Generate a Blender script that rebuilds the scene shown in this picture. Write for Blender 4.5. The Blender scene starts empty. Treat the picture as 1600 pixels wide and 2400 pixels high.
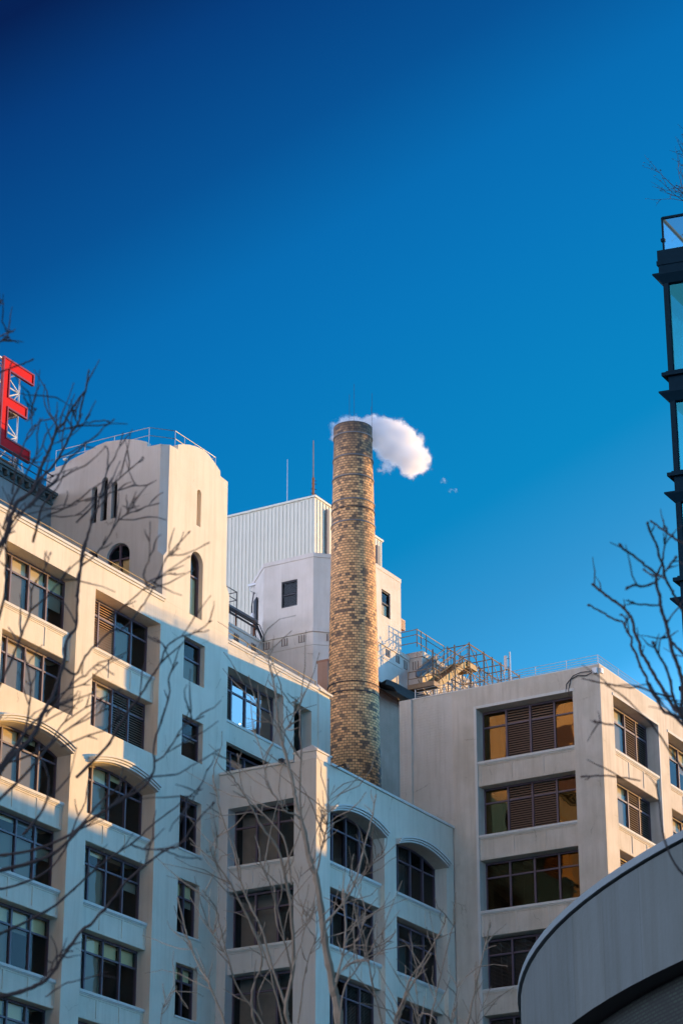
import bpy, bmesh, math, random
from mathutils import Vector, Matrix
R = math.radians
random.seed(7)
sc = bpy.context.scene
COL = sc.collection

# ------------------------------------------------------------------ camera
# World axes follow the buildings: +X and +Y run along the two wall directions, metres, street at z = 0.
HEAD = R(59.5); PITCH = R(23.39); CAMZ = 1.7
FWD = Vector((math.sin(HEAD), math.cos(HEAD), 0)); RT = Vector((math.cos(HEAD), -math.sin(HEAD), 0))
cam_d = bpy.data.cameras.new('camera'); cam = bpy.data.objects.new('camera', cam_d); COL.objects.link(cam)
LOOK = FWD*math.cos(PITCH) + Vector((0, 0, math.sin(PITCH)))
cam.location = (0, 0, CAMZ); cam.rotation_euler = LOOK.to_track_quat('-Z', 'Y').to_euler()
cam_d.sensor_fit = 'HORIZONTAL'; cam_d.sensor_width = 24.0; cam_d.lens = 24.0*6041/1600.0
cam_d.clip_start = 0.5; cam_d.clip_end = 3000
cam_d.dof.use_dof = True; cam_d.dof.focus_distance = 128; cam_d.dof.aperture_fstop = 6.3
sc.camera = cam

# ------------------------------------------------------------------ sun, sky, exposure
SUN_AZ = R(56); SUN_EL = R(3.0)
SUN = Vector((math.sin(SUN_AZ)*math.cos(SUN_EL), -math.cos(SUN_AZ)*math.cos(SUN_EL), math.sin(SUN_EL)))
sl = bpy.data.lights.new('sun', 'SUN'); sl.energy = 5.0; sl.angle = R(0.5); sl.color = (1.0, 0.54, 0.11)
so = bpy.data.objects.new('sun', sl); COL.objects.link(so); so.rotation_euler = SUN.to_track_quat('Z', 'Y').to_euler(); so.location = (60, -20, 80)
sc.view_settings.view_transform = 'Standard'; sc.view_settings.look = 'None'
sc.view_settings.exposure = 0.5; sc.view_settings.gamma = 1.0
world = bpy.data.worlds.new('World'); sc.world = world; world.use_nodes = True
nt = world.node_tree; nt.nodes.clear()
def WN(t, **k):
    n = nt.nodes.new(t)
    for a, b in k.items(): setattr(n, a, b)
    return n
sky = WN('ShaderNodeTexSky'); sky.sky_type = 'NISHITA'; sky.sun_disc = False
sky.sun_elevation = R(5); sky.sun_rotation = math.atan2(SUN.x, SUN.y); sky.air_density = 1.0; sky.dust_density = 0.3; sky.ozone_density = 4.0
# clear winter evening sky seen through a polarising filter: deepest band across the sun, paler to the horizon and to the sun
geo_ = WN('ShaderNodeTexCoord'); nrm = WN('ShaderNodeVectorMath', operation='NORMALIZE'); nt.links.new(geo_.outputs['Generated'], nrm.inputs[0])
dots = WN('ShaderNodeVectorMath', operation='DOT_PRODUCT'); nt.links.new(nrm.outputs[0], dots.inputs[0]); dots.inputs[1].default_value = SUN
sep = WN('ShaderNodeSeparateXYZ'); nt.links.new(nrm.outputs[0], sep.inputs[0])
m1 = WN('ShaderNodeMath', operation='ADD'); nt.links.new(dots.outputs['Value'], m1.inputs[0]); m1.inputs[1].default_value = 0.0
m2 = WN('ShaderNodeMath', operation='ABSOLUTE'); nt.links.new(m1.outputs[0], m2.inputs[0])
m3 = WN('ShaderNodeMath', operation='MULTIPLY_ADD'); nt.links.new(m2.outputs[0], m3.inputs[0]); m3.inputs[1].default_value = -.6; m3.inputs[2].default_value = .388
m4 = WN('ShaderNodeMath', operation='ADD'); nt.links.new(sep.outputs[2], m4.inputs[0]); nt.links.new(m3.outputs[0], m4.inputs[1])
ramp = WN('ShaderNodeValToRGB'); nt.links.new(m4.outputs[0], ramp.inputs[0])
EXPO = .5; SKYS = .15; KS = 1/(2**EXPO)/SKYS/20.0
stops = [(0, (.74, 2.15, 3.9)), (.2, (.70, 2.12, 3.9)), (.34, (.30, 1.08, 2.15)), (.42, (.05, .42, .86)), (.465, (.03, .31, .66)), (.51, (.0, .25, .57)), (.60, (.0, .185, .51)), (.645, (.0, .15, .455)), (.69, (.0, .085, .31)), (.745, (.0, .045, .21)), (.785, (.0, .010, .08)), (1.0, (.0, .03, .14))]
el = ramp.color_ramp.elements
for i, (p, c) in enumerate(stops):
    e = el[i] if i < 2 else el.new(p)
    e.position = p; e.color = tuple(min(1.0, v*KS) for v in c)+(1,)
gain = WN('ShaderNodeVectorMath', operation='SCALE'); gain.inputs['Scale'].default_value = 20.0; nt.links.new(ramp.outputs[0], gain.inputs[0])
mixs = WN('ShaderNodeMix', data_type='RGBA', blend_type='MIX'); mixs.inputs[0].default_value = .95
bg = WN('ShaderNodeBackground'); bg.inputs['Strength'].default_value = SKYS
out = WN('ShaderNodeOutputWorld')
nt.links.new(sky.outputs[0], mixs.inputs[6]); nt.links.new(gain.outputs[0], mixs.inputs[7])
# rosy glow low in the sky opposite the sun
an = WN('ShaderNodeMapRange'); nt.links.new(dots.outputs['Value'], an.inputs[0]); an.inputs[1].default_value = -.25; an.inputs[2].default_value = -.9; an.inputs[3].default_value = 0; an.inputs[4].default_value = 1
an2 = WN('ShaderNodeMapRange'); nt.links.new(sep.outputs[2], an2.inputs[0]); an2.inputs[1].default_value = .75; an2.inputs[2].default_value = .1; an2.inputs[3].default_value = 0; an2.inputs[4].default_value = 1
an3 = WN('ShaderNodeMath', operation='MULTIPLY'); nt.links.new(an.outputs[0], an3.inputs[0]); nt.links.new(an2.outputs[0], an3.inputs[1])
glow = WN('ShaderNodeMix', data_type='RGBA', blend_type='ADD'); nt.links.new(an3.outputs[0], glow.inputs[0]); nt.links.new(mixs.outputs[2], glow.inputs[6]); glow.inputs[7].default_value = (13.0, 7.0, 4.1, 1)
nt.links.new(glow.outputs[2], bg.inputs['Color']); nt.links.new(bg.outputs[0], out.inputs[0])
sc.cycles.max_bounces = 40; sc.cycles.diffuse_bounces = 4; sc.cycles.volume_bounces = 40; sc.cycles.transparent_max_bounces = 12
sc.cycles.sample_clamp_indirect = 8

# ------------------------------------------------------------------ materials
def mat(name):
    m = bpy.data.materials.new(name); m.use_nodes = True
    t = m.node_tree; b = t.nodes['Principled BSDF']
    return m, t, b
def simple(name, col, rough=0.7, metal=0.0, spec=0.4, var=0.0, vscale=3.0):
    m, t, b = mat(name); b.inputs['Roughness'].default_value = rough; b.inputs['Metallic'].default_value = metal
    b.inputs['Specular IOR Level'].default_value = spec
    if var:
        tc = t.nodes.new('ShaderNodeTexCoord'); n = t.nodes.new('ShaderNodeTexNoise'); n.inputs['Scale'].default_value = vscale; n.inputs['Detail'].default_value = 5
        cr = t.nodes.new('ShaderNodeMix'); cr.data_type = 'RGBA'
        cr.inputs[6].default_value = tuple(c*(1-var) for c in col)+(1,); cr.inputs[7].default_value = tuple(min(1, c*(1+var)) for c in col)+(1,)
        t.links.new(tc.outputs['Object'], n.inputs['Vector']); t.links.new(n.outputs['Fac'], cr.inputs[0]); t.links.new(cr.outputs[2], b.inputs['Base Color'])
    else: b.inputs['Base Color'].default_value = tuple(col)+(1,)
    return m
def plaster(name, col, streak=0.16, patch=0.10, brick=0.0, bump=0.25):
    """painted concrete: rain streaks, patchy repainting, fine grain"""
    m, t, b = mat(name); b.inputs['Roughness'].default_value = 0.85; b.inputs['Specular IOR Level'].default_value = 0.25
    L = t.links.new; N = t.nodes.new
    tc = N('ShaderNodeTexCoord')
    mp = N('ShaderNodeMapping'); mp.inputs['Scale'].default_value = (2.2, 2.2, 0.16); L(tc.outputs['Object'], mp.inputs[0])
    ns = N('ShaderNodeTexNoise'); ns.inputs['Scale'].default_value = 1.6; ns.inputs['Detail'].default_value = 7; ns.inputs['Roughness'].default_value = 0.65; L(mp.outputs[0], ns.inputs['Vector'])
    r1 = N('ShaderNodeMapRange'); r1.inputs[1].default_value = 0.45; r1.inputs[2].default_value = 0.78; L(ns.outputs['Fac'], r1.inputs[0])
    npn = N('ShaderNodeTexNoise'); npn.inputs['Scale'].default_value = 0.55; npn.inputs['Detail'].default_value = 6; npn.inputs['Roughness'].default_value = 0.6; L(tc.outputs['Object'], npn.inputs['Vector'])
    r2 = N('ShaderNodeMapRange'); r2.inputs[1].default_value = 0.4; r2.inputs[2].default_value = 0.7; L(npn.outputs['Fac'], r2.inputs[0])
    m1 = N('ShaderNodeMix'); m1.data_type = 'RGBA'; m1.inputs[6].default_value = tuple(col)+(1,)
    m1.inputs[7].default_value = (col[0]*(1-patch), col[1]*(1-patch), col[2]*(1-patch*1.2), 1); L(r2.outputs[0], m1.inputs[0])
    m2 = N('ShaderNodeMix'); m2.data_type = 'RGBA'; L(m1.outputs[2], m2.inputs[6])
    m2.inputs[7].default_value = (col[0]*(1-streak), col[1]*(1-streak*1.1), col[2]*(1-streak*1.3), 1); L(r1.outputs[0], m2.inputs[0])
    # small chipped stains
    vo = N('ShaderNodeTexNoise'); vo.inputs['Scale'].default_value = 2.3; vo.inputs['Detail'].default_value = 10; vo.inputs['Roughness'].default_value = 0.8; L(tc.outputs['Object'], vo.inputs['Vector'])
    r3 = N('ShaderNodeMapRange'); r3.inputs[1].default_value = 0.70; r3.inputs[2].default_value = 0.78; r3.inputs[4].default_value = 0.55; L(vo.outputs['Fac'], r3.inputs[0])
    m3 = N('ShaderNodeMix'); m3.data_type = 'RGBA'; L(m2.outputs[2], m3.inputs[6]); m3.inputs[7].default_value = (col[0]*.55, col[1]*.5, col[2]*.42, 1); L(r3.outputs[0], m3.inputs[0])
    vc = N('ShaderNodeTexVoronoi'); vc.feature = 'DISTANCE_TO_EDGE'; vc.inputs['Scale'].default_value = .45
    wv = N('ShaderNodeVectorMath'); wv.operation = 'ADD'; L(tc.outputs['Object'], wv.inputs[0]); wn = N('ShaderNodeVectorMath'); wn.operation = 'SCALE'; wn.inputs['Scale'].default_value = .5; L(vo.outputs['Color'], wn.inputs[0]); L(wn.outputs[0], wv.inputs[1]); L(wv.outputs[0], vc.inputs['Vector'])
    rc = N('ShaderNodeMapRange'); rc.inputs[1].default_value = .012; rc.inputs[2].default_value = .004; L(vc.outputs['Distance'], rc.inputs[0])
    rm = N('ShaderNodeMapRange'); rm.inputs[1].default_value = .56; rm.inputs[2].default_value = .64; rm.inputs[4].default_value = .55; L(npn.outputs['Fac'], rm.inputs[0])
    rx = N('ShaderNodeMath'); rx.operation = 'MULTIPLY'; L(rc.outputs[0], rx.inputs[0]); L(rm.outputs[0], rx.inputs[1])
    m4 = N('ShaderNodeMix'); m4.data_type = 'RGBA'; L(rx.outputs[0], m4.inputs[0]); L(m3.outputs[2], m4.inputs[6]); m4.inputs[7].default_value = (col[0]*.4, col[1]*.36, col[2]*.3, 1)
    L(m4.outputs[2], b.inputs['Base Color'])
    g = N('ShaderNodeTexNoise'); g.inputs['Scale'].default_value = 9; g.inputs['Detail'].default_value = 8; g.inputs['Roughness'].default_value = 0.7; L(tc.outputs['Object'], g.inputs['Vector'])
    bp = N('ShaderNodeBump'); bp.inputs['Strength'].default_value = bump; bp.inputs['Distance'].default_value = 0.05; L(g.outputs['Fac'], bp.inputs['Height'])
    last = bp
    if brick:
        sp = N('ShaderNodeSeparateXYZ'); cb = N('ShaderNodeCombineXYZ'); L(tc.outputs['Object'], sp.inputs[0])
        ad = N('ShaderNodeMath'); L(sp.outputs[0], ad.inputs[0]); L(sp.outputs[1], ad.inputs[1]); L(ad.outputs[0], cb.inputs[0]); L(sp.outputs[2], cb.inputs[1])
        br = N('ShaderNodeTexBrick'); br.inputs['Scale'].default_value = 1; br.inputs['Brick Width'].default_value = .4; br.inputs['Row Height'].default_value = .165; br.inputs['Mortar Size'].default_value = .02
        br.inputs['Color1'].default_value = (1, 1, 1, 1); br.inputs['Color2'].default_value = (.8, .8, .8, 1); br.inputs['Mortar'].default_value = (0, 0, 0, 1); L(cb.outputs[0], br.inputs['Vector'])
        b2 = N('ShaderNodeBump'); b2.inputs['Strength'].default_value = brick; b2.inputs['Distance'].default_value = 0.04; L(br.outputs['Color'], b2.inputs['Height']); L(bp.outputs[0], b2.inputs['Normal']); last = b2
    L(last.outputs[0], b.inputs['Normal'])
    return m
def glass(name, tintc=(.75, .78, .8), gloss=(1, 1, 1), base=0.05, k=1.6):
    m = bpy.data.materials.new(name); m.use_nodes = True; t = m.node_tree; t.nodes.clear(); L = t.links.new; N = t.nodes.new
    tr = N('ShaderNodeBsdfTransparent'); tr.inputs[0].default_value = tuple(tintc)+(1,)
    gl = N('ShaderNodeBsdfGlossy'); gl.inputs[0].default_value = tuple(gloss)+(1,); gl.inputs['Roughness'].default_value = 0.015
    tc = N('ShaderNodeTexCoord'); nz = N('ShaderNodeTexNoise'); nz.inputs['Scale'].default_value = 0.9; nz.inputs['Detail'].default_value = 1; L(tc.outputs['Object'], nz.inputs['Vector'])
    bp = N('ShaderNodeBump'); bp.inputs['Strength'].default_value = 0.12; bp.inputs['Distance'].default_value = 0.05; L(nz.outputs['Fac'], bp.inputs['Height']); L(bp.outputs[0], gl.inputs['Normal'])
    fr = N('ShaderNodeFresnel'); fr.inputs[0].default_value = 1.5
    ma = N('ShaderNodeMath'); ma.operation = 'MULTIPLY_ADD'; ma.inputs[1].default_value = k; ma.inputs[2].default_value = base; ma.use_clamp = True; L(fr.outputs[0], ma.inputs[0])
    mx = N('ShaderNodeMixShader'); L(ma.outputs[0], mx.inputs[0]); L(tr.outputs[0], mx.inputs[1]); L(gl.outputs[0], mx.inputs[2])
    o = N('ShaderNodeOutputMaterial'); L(mx.outputs[0], o.inputs[0]); return m

M = {}
M['white'] = plaster('white_painted_concrete', (.79, .71, .57))
M['white2'] = plaster('white_stucco', (.70, .66, .59), streak=.14)
M['right'] = plaster('aged_white_concrete', (.70, .62, .51), streak=.24, patch=.2)
M['brickpaint'] = plaster('painted_brick', (.68, .62, .53), streak=.2, patch=.14, brick=.5)
M['trim'] = plaster('trim_paint', (.72, .69, .62), streak=.1, patch=.05)
M['octagon'] = plaster('grey_stucco', (.78, .71, .62), streak=.14, patch=.16)
M['brown'] = plaster('brown_stucco', (.48, .31, .23), streak=.2, patch=.25, bump=.5)
M['slot'] = simple('shadowed_slot', (.22, .17, .14), .9)
M['brown_trim'] = simple('red_brown_coping', (.36, .20, .13), .8, var=.1)
M['frame'] = simple('plum_window_frame', (.12, .09, .115), .45, var=.15)
M['louvre'] = simple('brown_louvre_slat', (.20, .125, .085), .6, var=.12)
M['louvre_sunlit'] = simple('sunlit_louvre_slat', (.50, .28, .12), .6, var=.15)  # the same louvre slats, with sunlight put into a brighter colour
M['blind'] = simple('cream_roller_blind', (.80, .64, .36), .9, var=.06)
M['shade'] = simple('grey_roller_shade', (.24, .21, .16), .9, var=.06)
M['venetian'] = simple('venetian_blind', (.10, .085, .08), .7)
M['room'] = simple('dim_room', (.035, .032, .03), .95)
M['steel'] = simple('brown_painted_steel', (.27, .18, .10), .6, var=.3, vscale=6)
M['stairplate'] = simple('tan_stair_plate', (.42, .30, .13), .6, var=.2, vscale=2)
M['dark'] = simple('dark_steel', (.035, .035, .04), .5, .3)
M['band_steel'] = simple('dull_steel_band', (.20, .185, .17), .6, .2, var=.2, vscale=5)
M['galv'] = simple('galvanised_steel', (.42, .42, .42), .4, .7, var=.1)
M['pale_metal'] = simple('pale_ribbed_cladding', (.76, .72, .58), .55, .0, var=.06, vscale=1.2)
M['grey_duct'] = simple('grey_duct', (.18, .18, .19), .6)
M['red'] = simple('red_sign_face', (.62, .010, .014), .6, spec=.08, var=.12, vscale=1.5)
M['redrim'] = simple('dark_red_sign_rim', (.26, .003, .006), .35)
M['cornice'] = simple('weathered_green_cornice', (.10, .13, .13), .8, var=.25)
M['greenwall'] = plaster('grey_green_stucco', (.30, .33, .32), streak=.2)
M['bark_dark'] = simple('dark_bark', (.045, .032, .028), .85, var=.3, vscale=20)
M['bark_pale'] = simple('pale_grey_bark', (.30, .215, .14), .85, var=.35, vscale=9)
M['drum'] = plaster('blue_grey_concrete', (.125, .15, .145), streak=.24, patch=.15, bump=.2)
t = M['drum'].node_tree; bs = t.nodes['Principled BSDF']; src = bs.inputs['Base Color'].links[0].from_socket
tc = t.nodes.new('ShaderNodeTexCoord'); br = t.nodes.new('ShaderNodeTexBrick'); br.offset = 0
for k_, v_ in (('Scale', 1), ('Brick Width', 1.22), ('Row Height', 60), ('Mortar Size', .006), ('Bias', 0)): br.inputs[k_].default_value = v_
br.inputs['Color1'].default_value = (1, 1, 1, 1); br.inputs['Color2'].default_value = (.84, .86, .88, 1); br.inputs['Mortar'].default_value = (.62, .62, .62, 1); br.inputs['Mortar Smooth'].default_value = .3
mxd = t.nodes.new('ShaderNodeMix'); mxd.data_type = 'RGBA'; mxd.blend_type = 'MULTIPLY'; mxd.inputs[0].default_value = 1
mpd = t.nodes.new('ShaderNodeMapping'); mpd.inputs['Location'].default_value = (.4, 30, 0); t.links.new(tc.outputs['UV'], mpd.inputs[0]); t.links.new(mpd.outputs[0], br.inputs['Vector'])
t.links.new(src, mxd.inputs[6]); t.links.new(br.outputs['Color'], mxd.inputs[7]); t.links.new(mxd.outputs[2], bs.inputs['Base Color'])
M['drumrim'] = simple('blue_grey_rim', (.17, .21, .22), .6, var=.2)
M['whitebox'] = simple('white_enamel', (.8, .8, .78), .4)
M['rust'] = simple('rusted_steel', (.28, .11, .05), .85, var=.3, vscale=8)
M['ac'] = simple('beige_casing', (.55, .38, .26), .6, var=.1)
M['tarp'] = simple('dark_brown_tarpaulin', (.035, .025, .022), .8, var=.2)
M['tower'] = simple('dark_teal_metal', (.004, .022, .036), .7, 0, .08, var=.15)
M['towerpanel'] = simple('pale_teal_partition', (.02, .55, .55), .6)
M['towerroom'] = simple('teal_interior', (.0, .13, .22), .7)
M['asphalt'] = simple('asphalt', (.05, .05, .05), .9, var=.2, vscale=.5)
M['pavement'] = simple('pavement', (.25, .24, .22), .9, var=.15, vscale=1)
M['roofing'] = simple('roofing_gravel', (.22, .21, .2), .95, var=.2, vscale=4)
M['soil'] = simple('dry_planting', (.12, .085, .06), .95, var=.4, vscale=12)
M['foliage'] = simple('dark_evergreen_leaf', (.035, .05, .03), .8)
M['glass'] = glass('clear_window_glass', tintc=(.92, .90, .84), k=.42, base=.0)
M['skyglass'] = glass('reflective_window_glass', k=2.2, base=.08)
M['bronze'] = glass('bronze_window_glass', tintc=(.5, .42, .3), gloss=(1.0, .62, .28), base=.13, k=1.3)
M['bronze_dim'] = glass('dark_bronze_glass', tintc=(.5, .42, .3), gloss=(1.0, .60, .26), base=.02, k=.9)
M['teal'] = glass('teal_curtain_glass', tintc=(.25, .8, .9), gloss=(.08, .75, .9), base=.16, k=1.6)
M['railglass'] = glass('clear_rail_glass', tintc=(.75, .93, 1), gloss=(.5, .9, 1), base=.05, k=1.0)

# drum screen: dark woven mesh
m, t, b = mat('woven_dark_screen'); b.inputs['Roughness'].default_value = .8
tc = t.nodes.new('ShaderNodeTexCoord'); mp = t.nodes.new('ShaderNodeMapping'); mp.inputs['Rotation'].default_value = (0, 0, R(0)); mp.inputs['Scale'].default_value = (1, 1, 1)
br = t.nodes.new('ShaderNodeTexBrick'); br.inputs['Scale'].default_value = 1; br.inputs['Brick Width'].default_value = .13; br.inputs['Row Height'].default_value = .05; br.inputs['Mortar Size'].default_value = .012
br.inputs['Color1'].default_value = (.020, .036, .024, 1); br.inputs['Color2'].default_value = (.010, .016, .012, 1); br.inputs['Mortar'].default_value = (.004, .006, .005, 1)
t.links.new(tc.outputs['UV'], mp.inputs[0]); t.links.new(mp.outputs[0], br.inputs['Vector']); t.links.new(br.outputs['Color'], b.inputs['Base Color']); M['screen'] = m

# chimney brick: yellow glazed radial brick, sooty patches
m, t, b = mat('yellow_chimney_brick'); L = t.links.new; N = t.nodes.new
tc = N('ShaderNodeTexCoord'); br = N('ShaderNodeTexBrick'); br.inputs['Scale'].default_value = 1; br.offset = .5
br.inputs['Brick Width'].default_value = .28; br.inputs['Row Height'].default_value = .165; br.inputs['Mortar Size'].default_value = .016; br.inputs['Bias'].default_value = -.1
br.inputs['Color1'].default_value = (.92, .51, .21, 1); br.inputs['Color2'].default_value = (.44, .23, .10, 1); br.inputs['Mortar'].default_value = (.075, .05, .035, 1)
L(tc.outputs['UV'], br.inputs['Vector'])
vb = N('ShaderNodeTexBrick'); vb.offset = .5
for k_, v_ in (('Scale', 1), ('Brick Width', .28), ('Row Height', .165), ('Mortar Size', 0.0), ('Bias', 0.0)): vb.inputs[k_].default_value = v_
vb.inputs['Color1'].default_value = (0, 0, 0, 1); vb.inputs['Color2'].default_value = (1, 1, 1, 1); L(tc.outputs['UV'], vb.inputs['Vector'])
mp = N('ShaderNodeMapping'); mp.inputs['Scale'].default_value = (.55, .16, 1); L(tc.outputs['UV'], mp.inputs[0])
n1 = N('ShaderNodeTexNoise'); n1.inputs['Scale'].default_value = 1.0; n1.inputs['Detail'].default_value = 5; n1.inputs['Roughness'].default_value = .6; L(mp.outputs[0], n1.inputs['Vector'])
# brick-by-brick darkness: noise threshold shifted by each brick's own value
ad = N('ShaderNodeMath'); ad.operation = 'MULTIPLY_ADD'; ad.inputs[1].default_value = .60; L(vb.outputs['Color'], ad.inputs[0]); L(n1.outputs['Fac'], ad.inputs[2])
r1 = N('ShaderNodeMapRange'); r1.inputs[1].default_value = .93; r1.inputs[2].default_value = 1.06; r1.inputs[4].default_value = .8; L(ad.outputs[0], r1.inputs[0])
mx = N('ShaderNodeMix'); mx.data_type = 'RGBA'; L(br.outputs['Color'], mx.inputs[6]); mx.inputs[7].default_value = (.10, .075, .055, 1); L(r1.outputs[0], mx.inputs[0])
# soot towards the mouth (a stain that stays put)
sx = N('ShaderNodeSeparateXYZ'); L(tc.outputs['UV'], sx.inputs[0])
n2 = N('ShaderNodeTexNoise'); n2.inputs['Scale'].default_value = 1.6; n2.inputs['Detail'].default_value = 6; L(tc.outputs['UV'], n2.inputs['Vector'])
ma = N('ShaderNodeMath'); ma.operation = 'MULTIPLY_ADD'; ma.inputs[1].default_value = 5.5; L(n2.outputs['Fac'], ma.inputs[0]); L(sx.outputs[1], ma.inputs[2])
r2 = N('ShaderNodeMapRange'); r2.inputs[1].default_value = 68.6; r2.inputs[2].default_value = 72.2; r2.inputs[4].default_value = .85; L(ma.outputs[0], r2.inputs[0])
mx2 = N('ShaderNodeMix'); mx2.data_type = 'RGBA'; L(mx.outputs[2], mx2.inputs[6]); mx2.inputs[7].default_value = (.06, .05, .045, 1); L(r2.outputs[0], mx2.inputs[0])
# pale lime runs
n3 = N('ShaderNodeTexNoise'); n3.inputs['Scale'].default_value = 2.2; n3.inputs['Detail'].default_value = 7; n3.inputs['Roughness'].default_value = .7; L(mp.outputs[0], n3.inputs['Vector'])
r3 = N('ShaderNodeMapRange'); r3.inputs[1].default_value = .66; r3.inputs[2].default_value = .74; r3.inputs[4].default_value = .5; L(n3.outputs['Fac'], r3.inputs[0])
mx3 = N('ShaderNodeMix'); mx3.data_type = 'RGBA'; L(mx2.outputs[2], mx3.inputs[6]); mx3.inputs[7].default_value = (.42, .38, .33, 1); L(r3.outputs[0], mx3.inputs[0])
L(mx3.outputs[2], b.inputs['Base Color']); b.inputs['Roughness'].default_value = .75
bp = N('ShaderNodeBump'); bp.inputs['Strength'].default_value = .4; bp.inputs['Distance'].default_value = .02; bp.invert = True; L(br.outputs['Fac'], bp.inputs['Height']); L(bp.outputs[0], b.inputs['Normal'])
M['chimney'] = m

# ------------------------------------------------------------------ mesh helpers
def TA(v0):                       # wall running along +X at y = v0, seen from -Y ; face coords (x, depth, z)
    return lambda x, d, z: (x, v0+d, z)
def TB(u0):                       # wall running along Y at x = u0, seen from -X ; x = -Y so that x grows to the right
    return lambda x, d, z: (u0+d, -x, z)
TW = lambda x, y, z: (x, y, z)
class MB:
    def __init__(s, T=TW): s.v = []; s.f = []; s.T = T; s.uv = {}
    def vert(s, *p): s.v.append(s.T(*p)); return len(s.v)-1
    def quad(s, *ps): i = [s.vert(*p) for p in ps]; s.f.append(i); return i
    def box(s, x0, x1, d0, d1, z0, z1):
        i = [s.vert(x, d, z) for x in (x0, x1) for d in (d0, d1) for z in (z0, z1)]
        for q in ((0, 1, 3, 2), (4, 6, 7, 5), (0, 4, 5, 1), (2, 3, 7, 6), (0, 2, 6, 4), (1, 5, 7, 3)): s.f.append([i[k] for k in q])
        return s
    def prism(s, poly, d0, d1):   # poly in (x, z), extruded in depth
        a = [s.vert(x, d0, z) for x, z in poly]; b_ = [s.vert(x, d1, z) for x, z in poly]; n = len(poly)
        s.f.append(a); s.f.append(b_[::-1])
        for k in range(n): s.f.append([a[k], a[(k+1) % n], b_[(k+1) % n], b_[k]])
        return s
    def plan(s, poly, z0, z1, cap=True):   # poly in plan (x, y)
        a = [s.vert(x, y, z0) for x, y in poly]; b_ = [s.vert(x, y, z1) for x, y in poly]; n = len(poly)
        if cap: s.f.append(a[::-1]); s.f.append(b_)
        for k in range(n): s.f.append([a[k], a[(k+1) % n], b_[(k+1) % n], b_[k]])
        return s
    def tube(s, pts, rad, n=6, cap=True):
        pts = [Vector(s.T(*p)) for p in pts]; rs = rad if isinstance(rad, (list, tuple)) else [rad]*len(pts)
        base = len(s.v); up = Vector((.13, .21, .97)); prev = None
        for i, p in enumerate(pts):
            d = (pts[min(i+1, len(pts)-1)] - pts[max(i-1, 0)]).normalized()
            if prev is None: a = d.orthogonal().normalized()
            else: a = (prev - d*prev.dot(d)); a = a.normalized() if a.length > 1e-6 else d.orthogonal().normalized()
            prev = a; c = d.cross(a)
            for k in range(n):
                w = 2*math.pi*k/n; s.v.append(tuple(p + (a*math.cos(w)+c*math.sin(w))*rs[i]))
        for i in range(len(pts)-1):
            for k in range(n): s.f.append([base+i*n+k, base+i*n+(k+1) % n, base+(i+1)*n+(k+1) % n, base+(i+1)*n+k])
        if cap: s.f.append([base+k for k in range(n)][::-1]); s.f.append([base+(len(pts)-1)*n+k for k in range(n)])
        return s
    def build(s, name, m, parent=None, smooth=False, normals=True):
        me = bpy.data.meshes.new(name); me.from_pydata(s.v, [], s.f)
        if normals:
            bm = bmesh.new(); bm.from_mesh(me); bmesh.ops.recalc_face_normals(bm, faces=bm.faces); bm.to_mesh(me); bm.free()
        me.materials.append(M[m] if isinstance(m, str) else m)
        if smooth:
            for p in me.polygons: p.use_smooth = True
        o = bpy.data.objects.new(name, me); COL.objects.link(o)
        if parent is not None: o.parent = parent; o.matrix_parent_inverse = parent.matrix_world.inverted()
        return o
def tag(o, label=None, cat=None, group=None, kind=None):
    if label: o['label'] = label
    if cat: o['category'] = cat
    if group: o['group'] = group
    if kind: o['kind'] = kind
    return o
def thing(name, label, cat, loc=(0, 0, 0), group=None):
    o = bpy.data.objects.new(name, None); COL.objects.link(o); o.location = loc; o.empty_display_size = .5
    o.matrix_world = Matrix.Translation(loc)
    return tag(o, label, cat, group)

def wall_grid(mb, x0, x1, z0, z1, ops, depth):
    """front sheet with rectangular openings and their reveals; ops = (xa, xb, za, zb[, depth])"""
    xs = sorted({x0, x1, *[o[0] for o in ops], *[o[1] for o in ops]}); zs = sorted({z0, z1, *[o[2] for o in ops], *[o[3] for o in ops]})
    xs = [x for x in xs if x0 <= x <= x1]; zs = [z for z in zs if z0 <= z <= z1]
    for i in range(len(xs)-1):
        for j in range(len(zs)-1):
            cx, cz = (xs[i]+xs[i+1])/2, (zs[j]+zs[j+1])/2
            if any(o[0] < cx < o[1] and o[2] < cz < o[3] for o in ops): continue
            mb.quad((xs[i], 0, zs[j]), (xs[i+1], 0, zs[j]), (xs[i+1], 0, zs[j+1]), (xs[i], 0, zs[j+1]))
    for o in ops:
        xa, xb, za, zb = o[:4]; dp = o[4] if len(o) > 4 else depth
        mb.quad((xa, 0, za), (xa, dp, za), (xa, dp, zb), (xa, 0, zb)); mb.quad((xb, 0, za), (xb, 0, zb), (xb, dp, zb), (xb, dp, za))
        mb.quad((xa, 0, zb), (xa, dp, zb), (xb, dp, zb), (xb, 0, zb)); mb.quad((xa, 0, za), (xb, 0, za), (xb, dp, za), (xa, dp, za))
def arc(xa, xb, ze, zc, n=14):
    """segmental arch points from (xa, ze) over the crown zc to (xb, ze)"""
    w = (xb-xa)/2; h = zc-ze; r = (w*w+h*h)/2/h; cx = (xa+xb)/2; cz = zc-r; a0 = math.asin(min(1, w/r))
    if h > w*.999: a0 = math.pi/2
    return [(cx+r*math.sin(-a0+2*a0*k/n), cz+r*math.cos(-a0+2*a0*k/n)) for k in range(n+1)]
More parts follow.
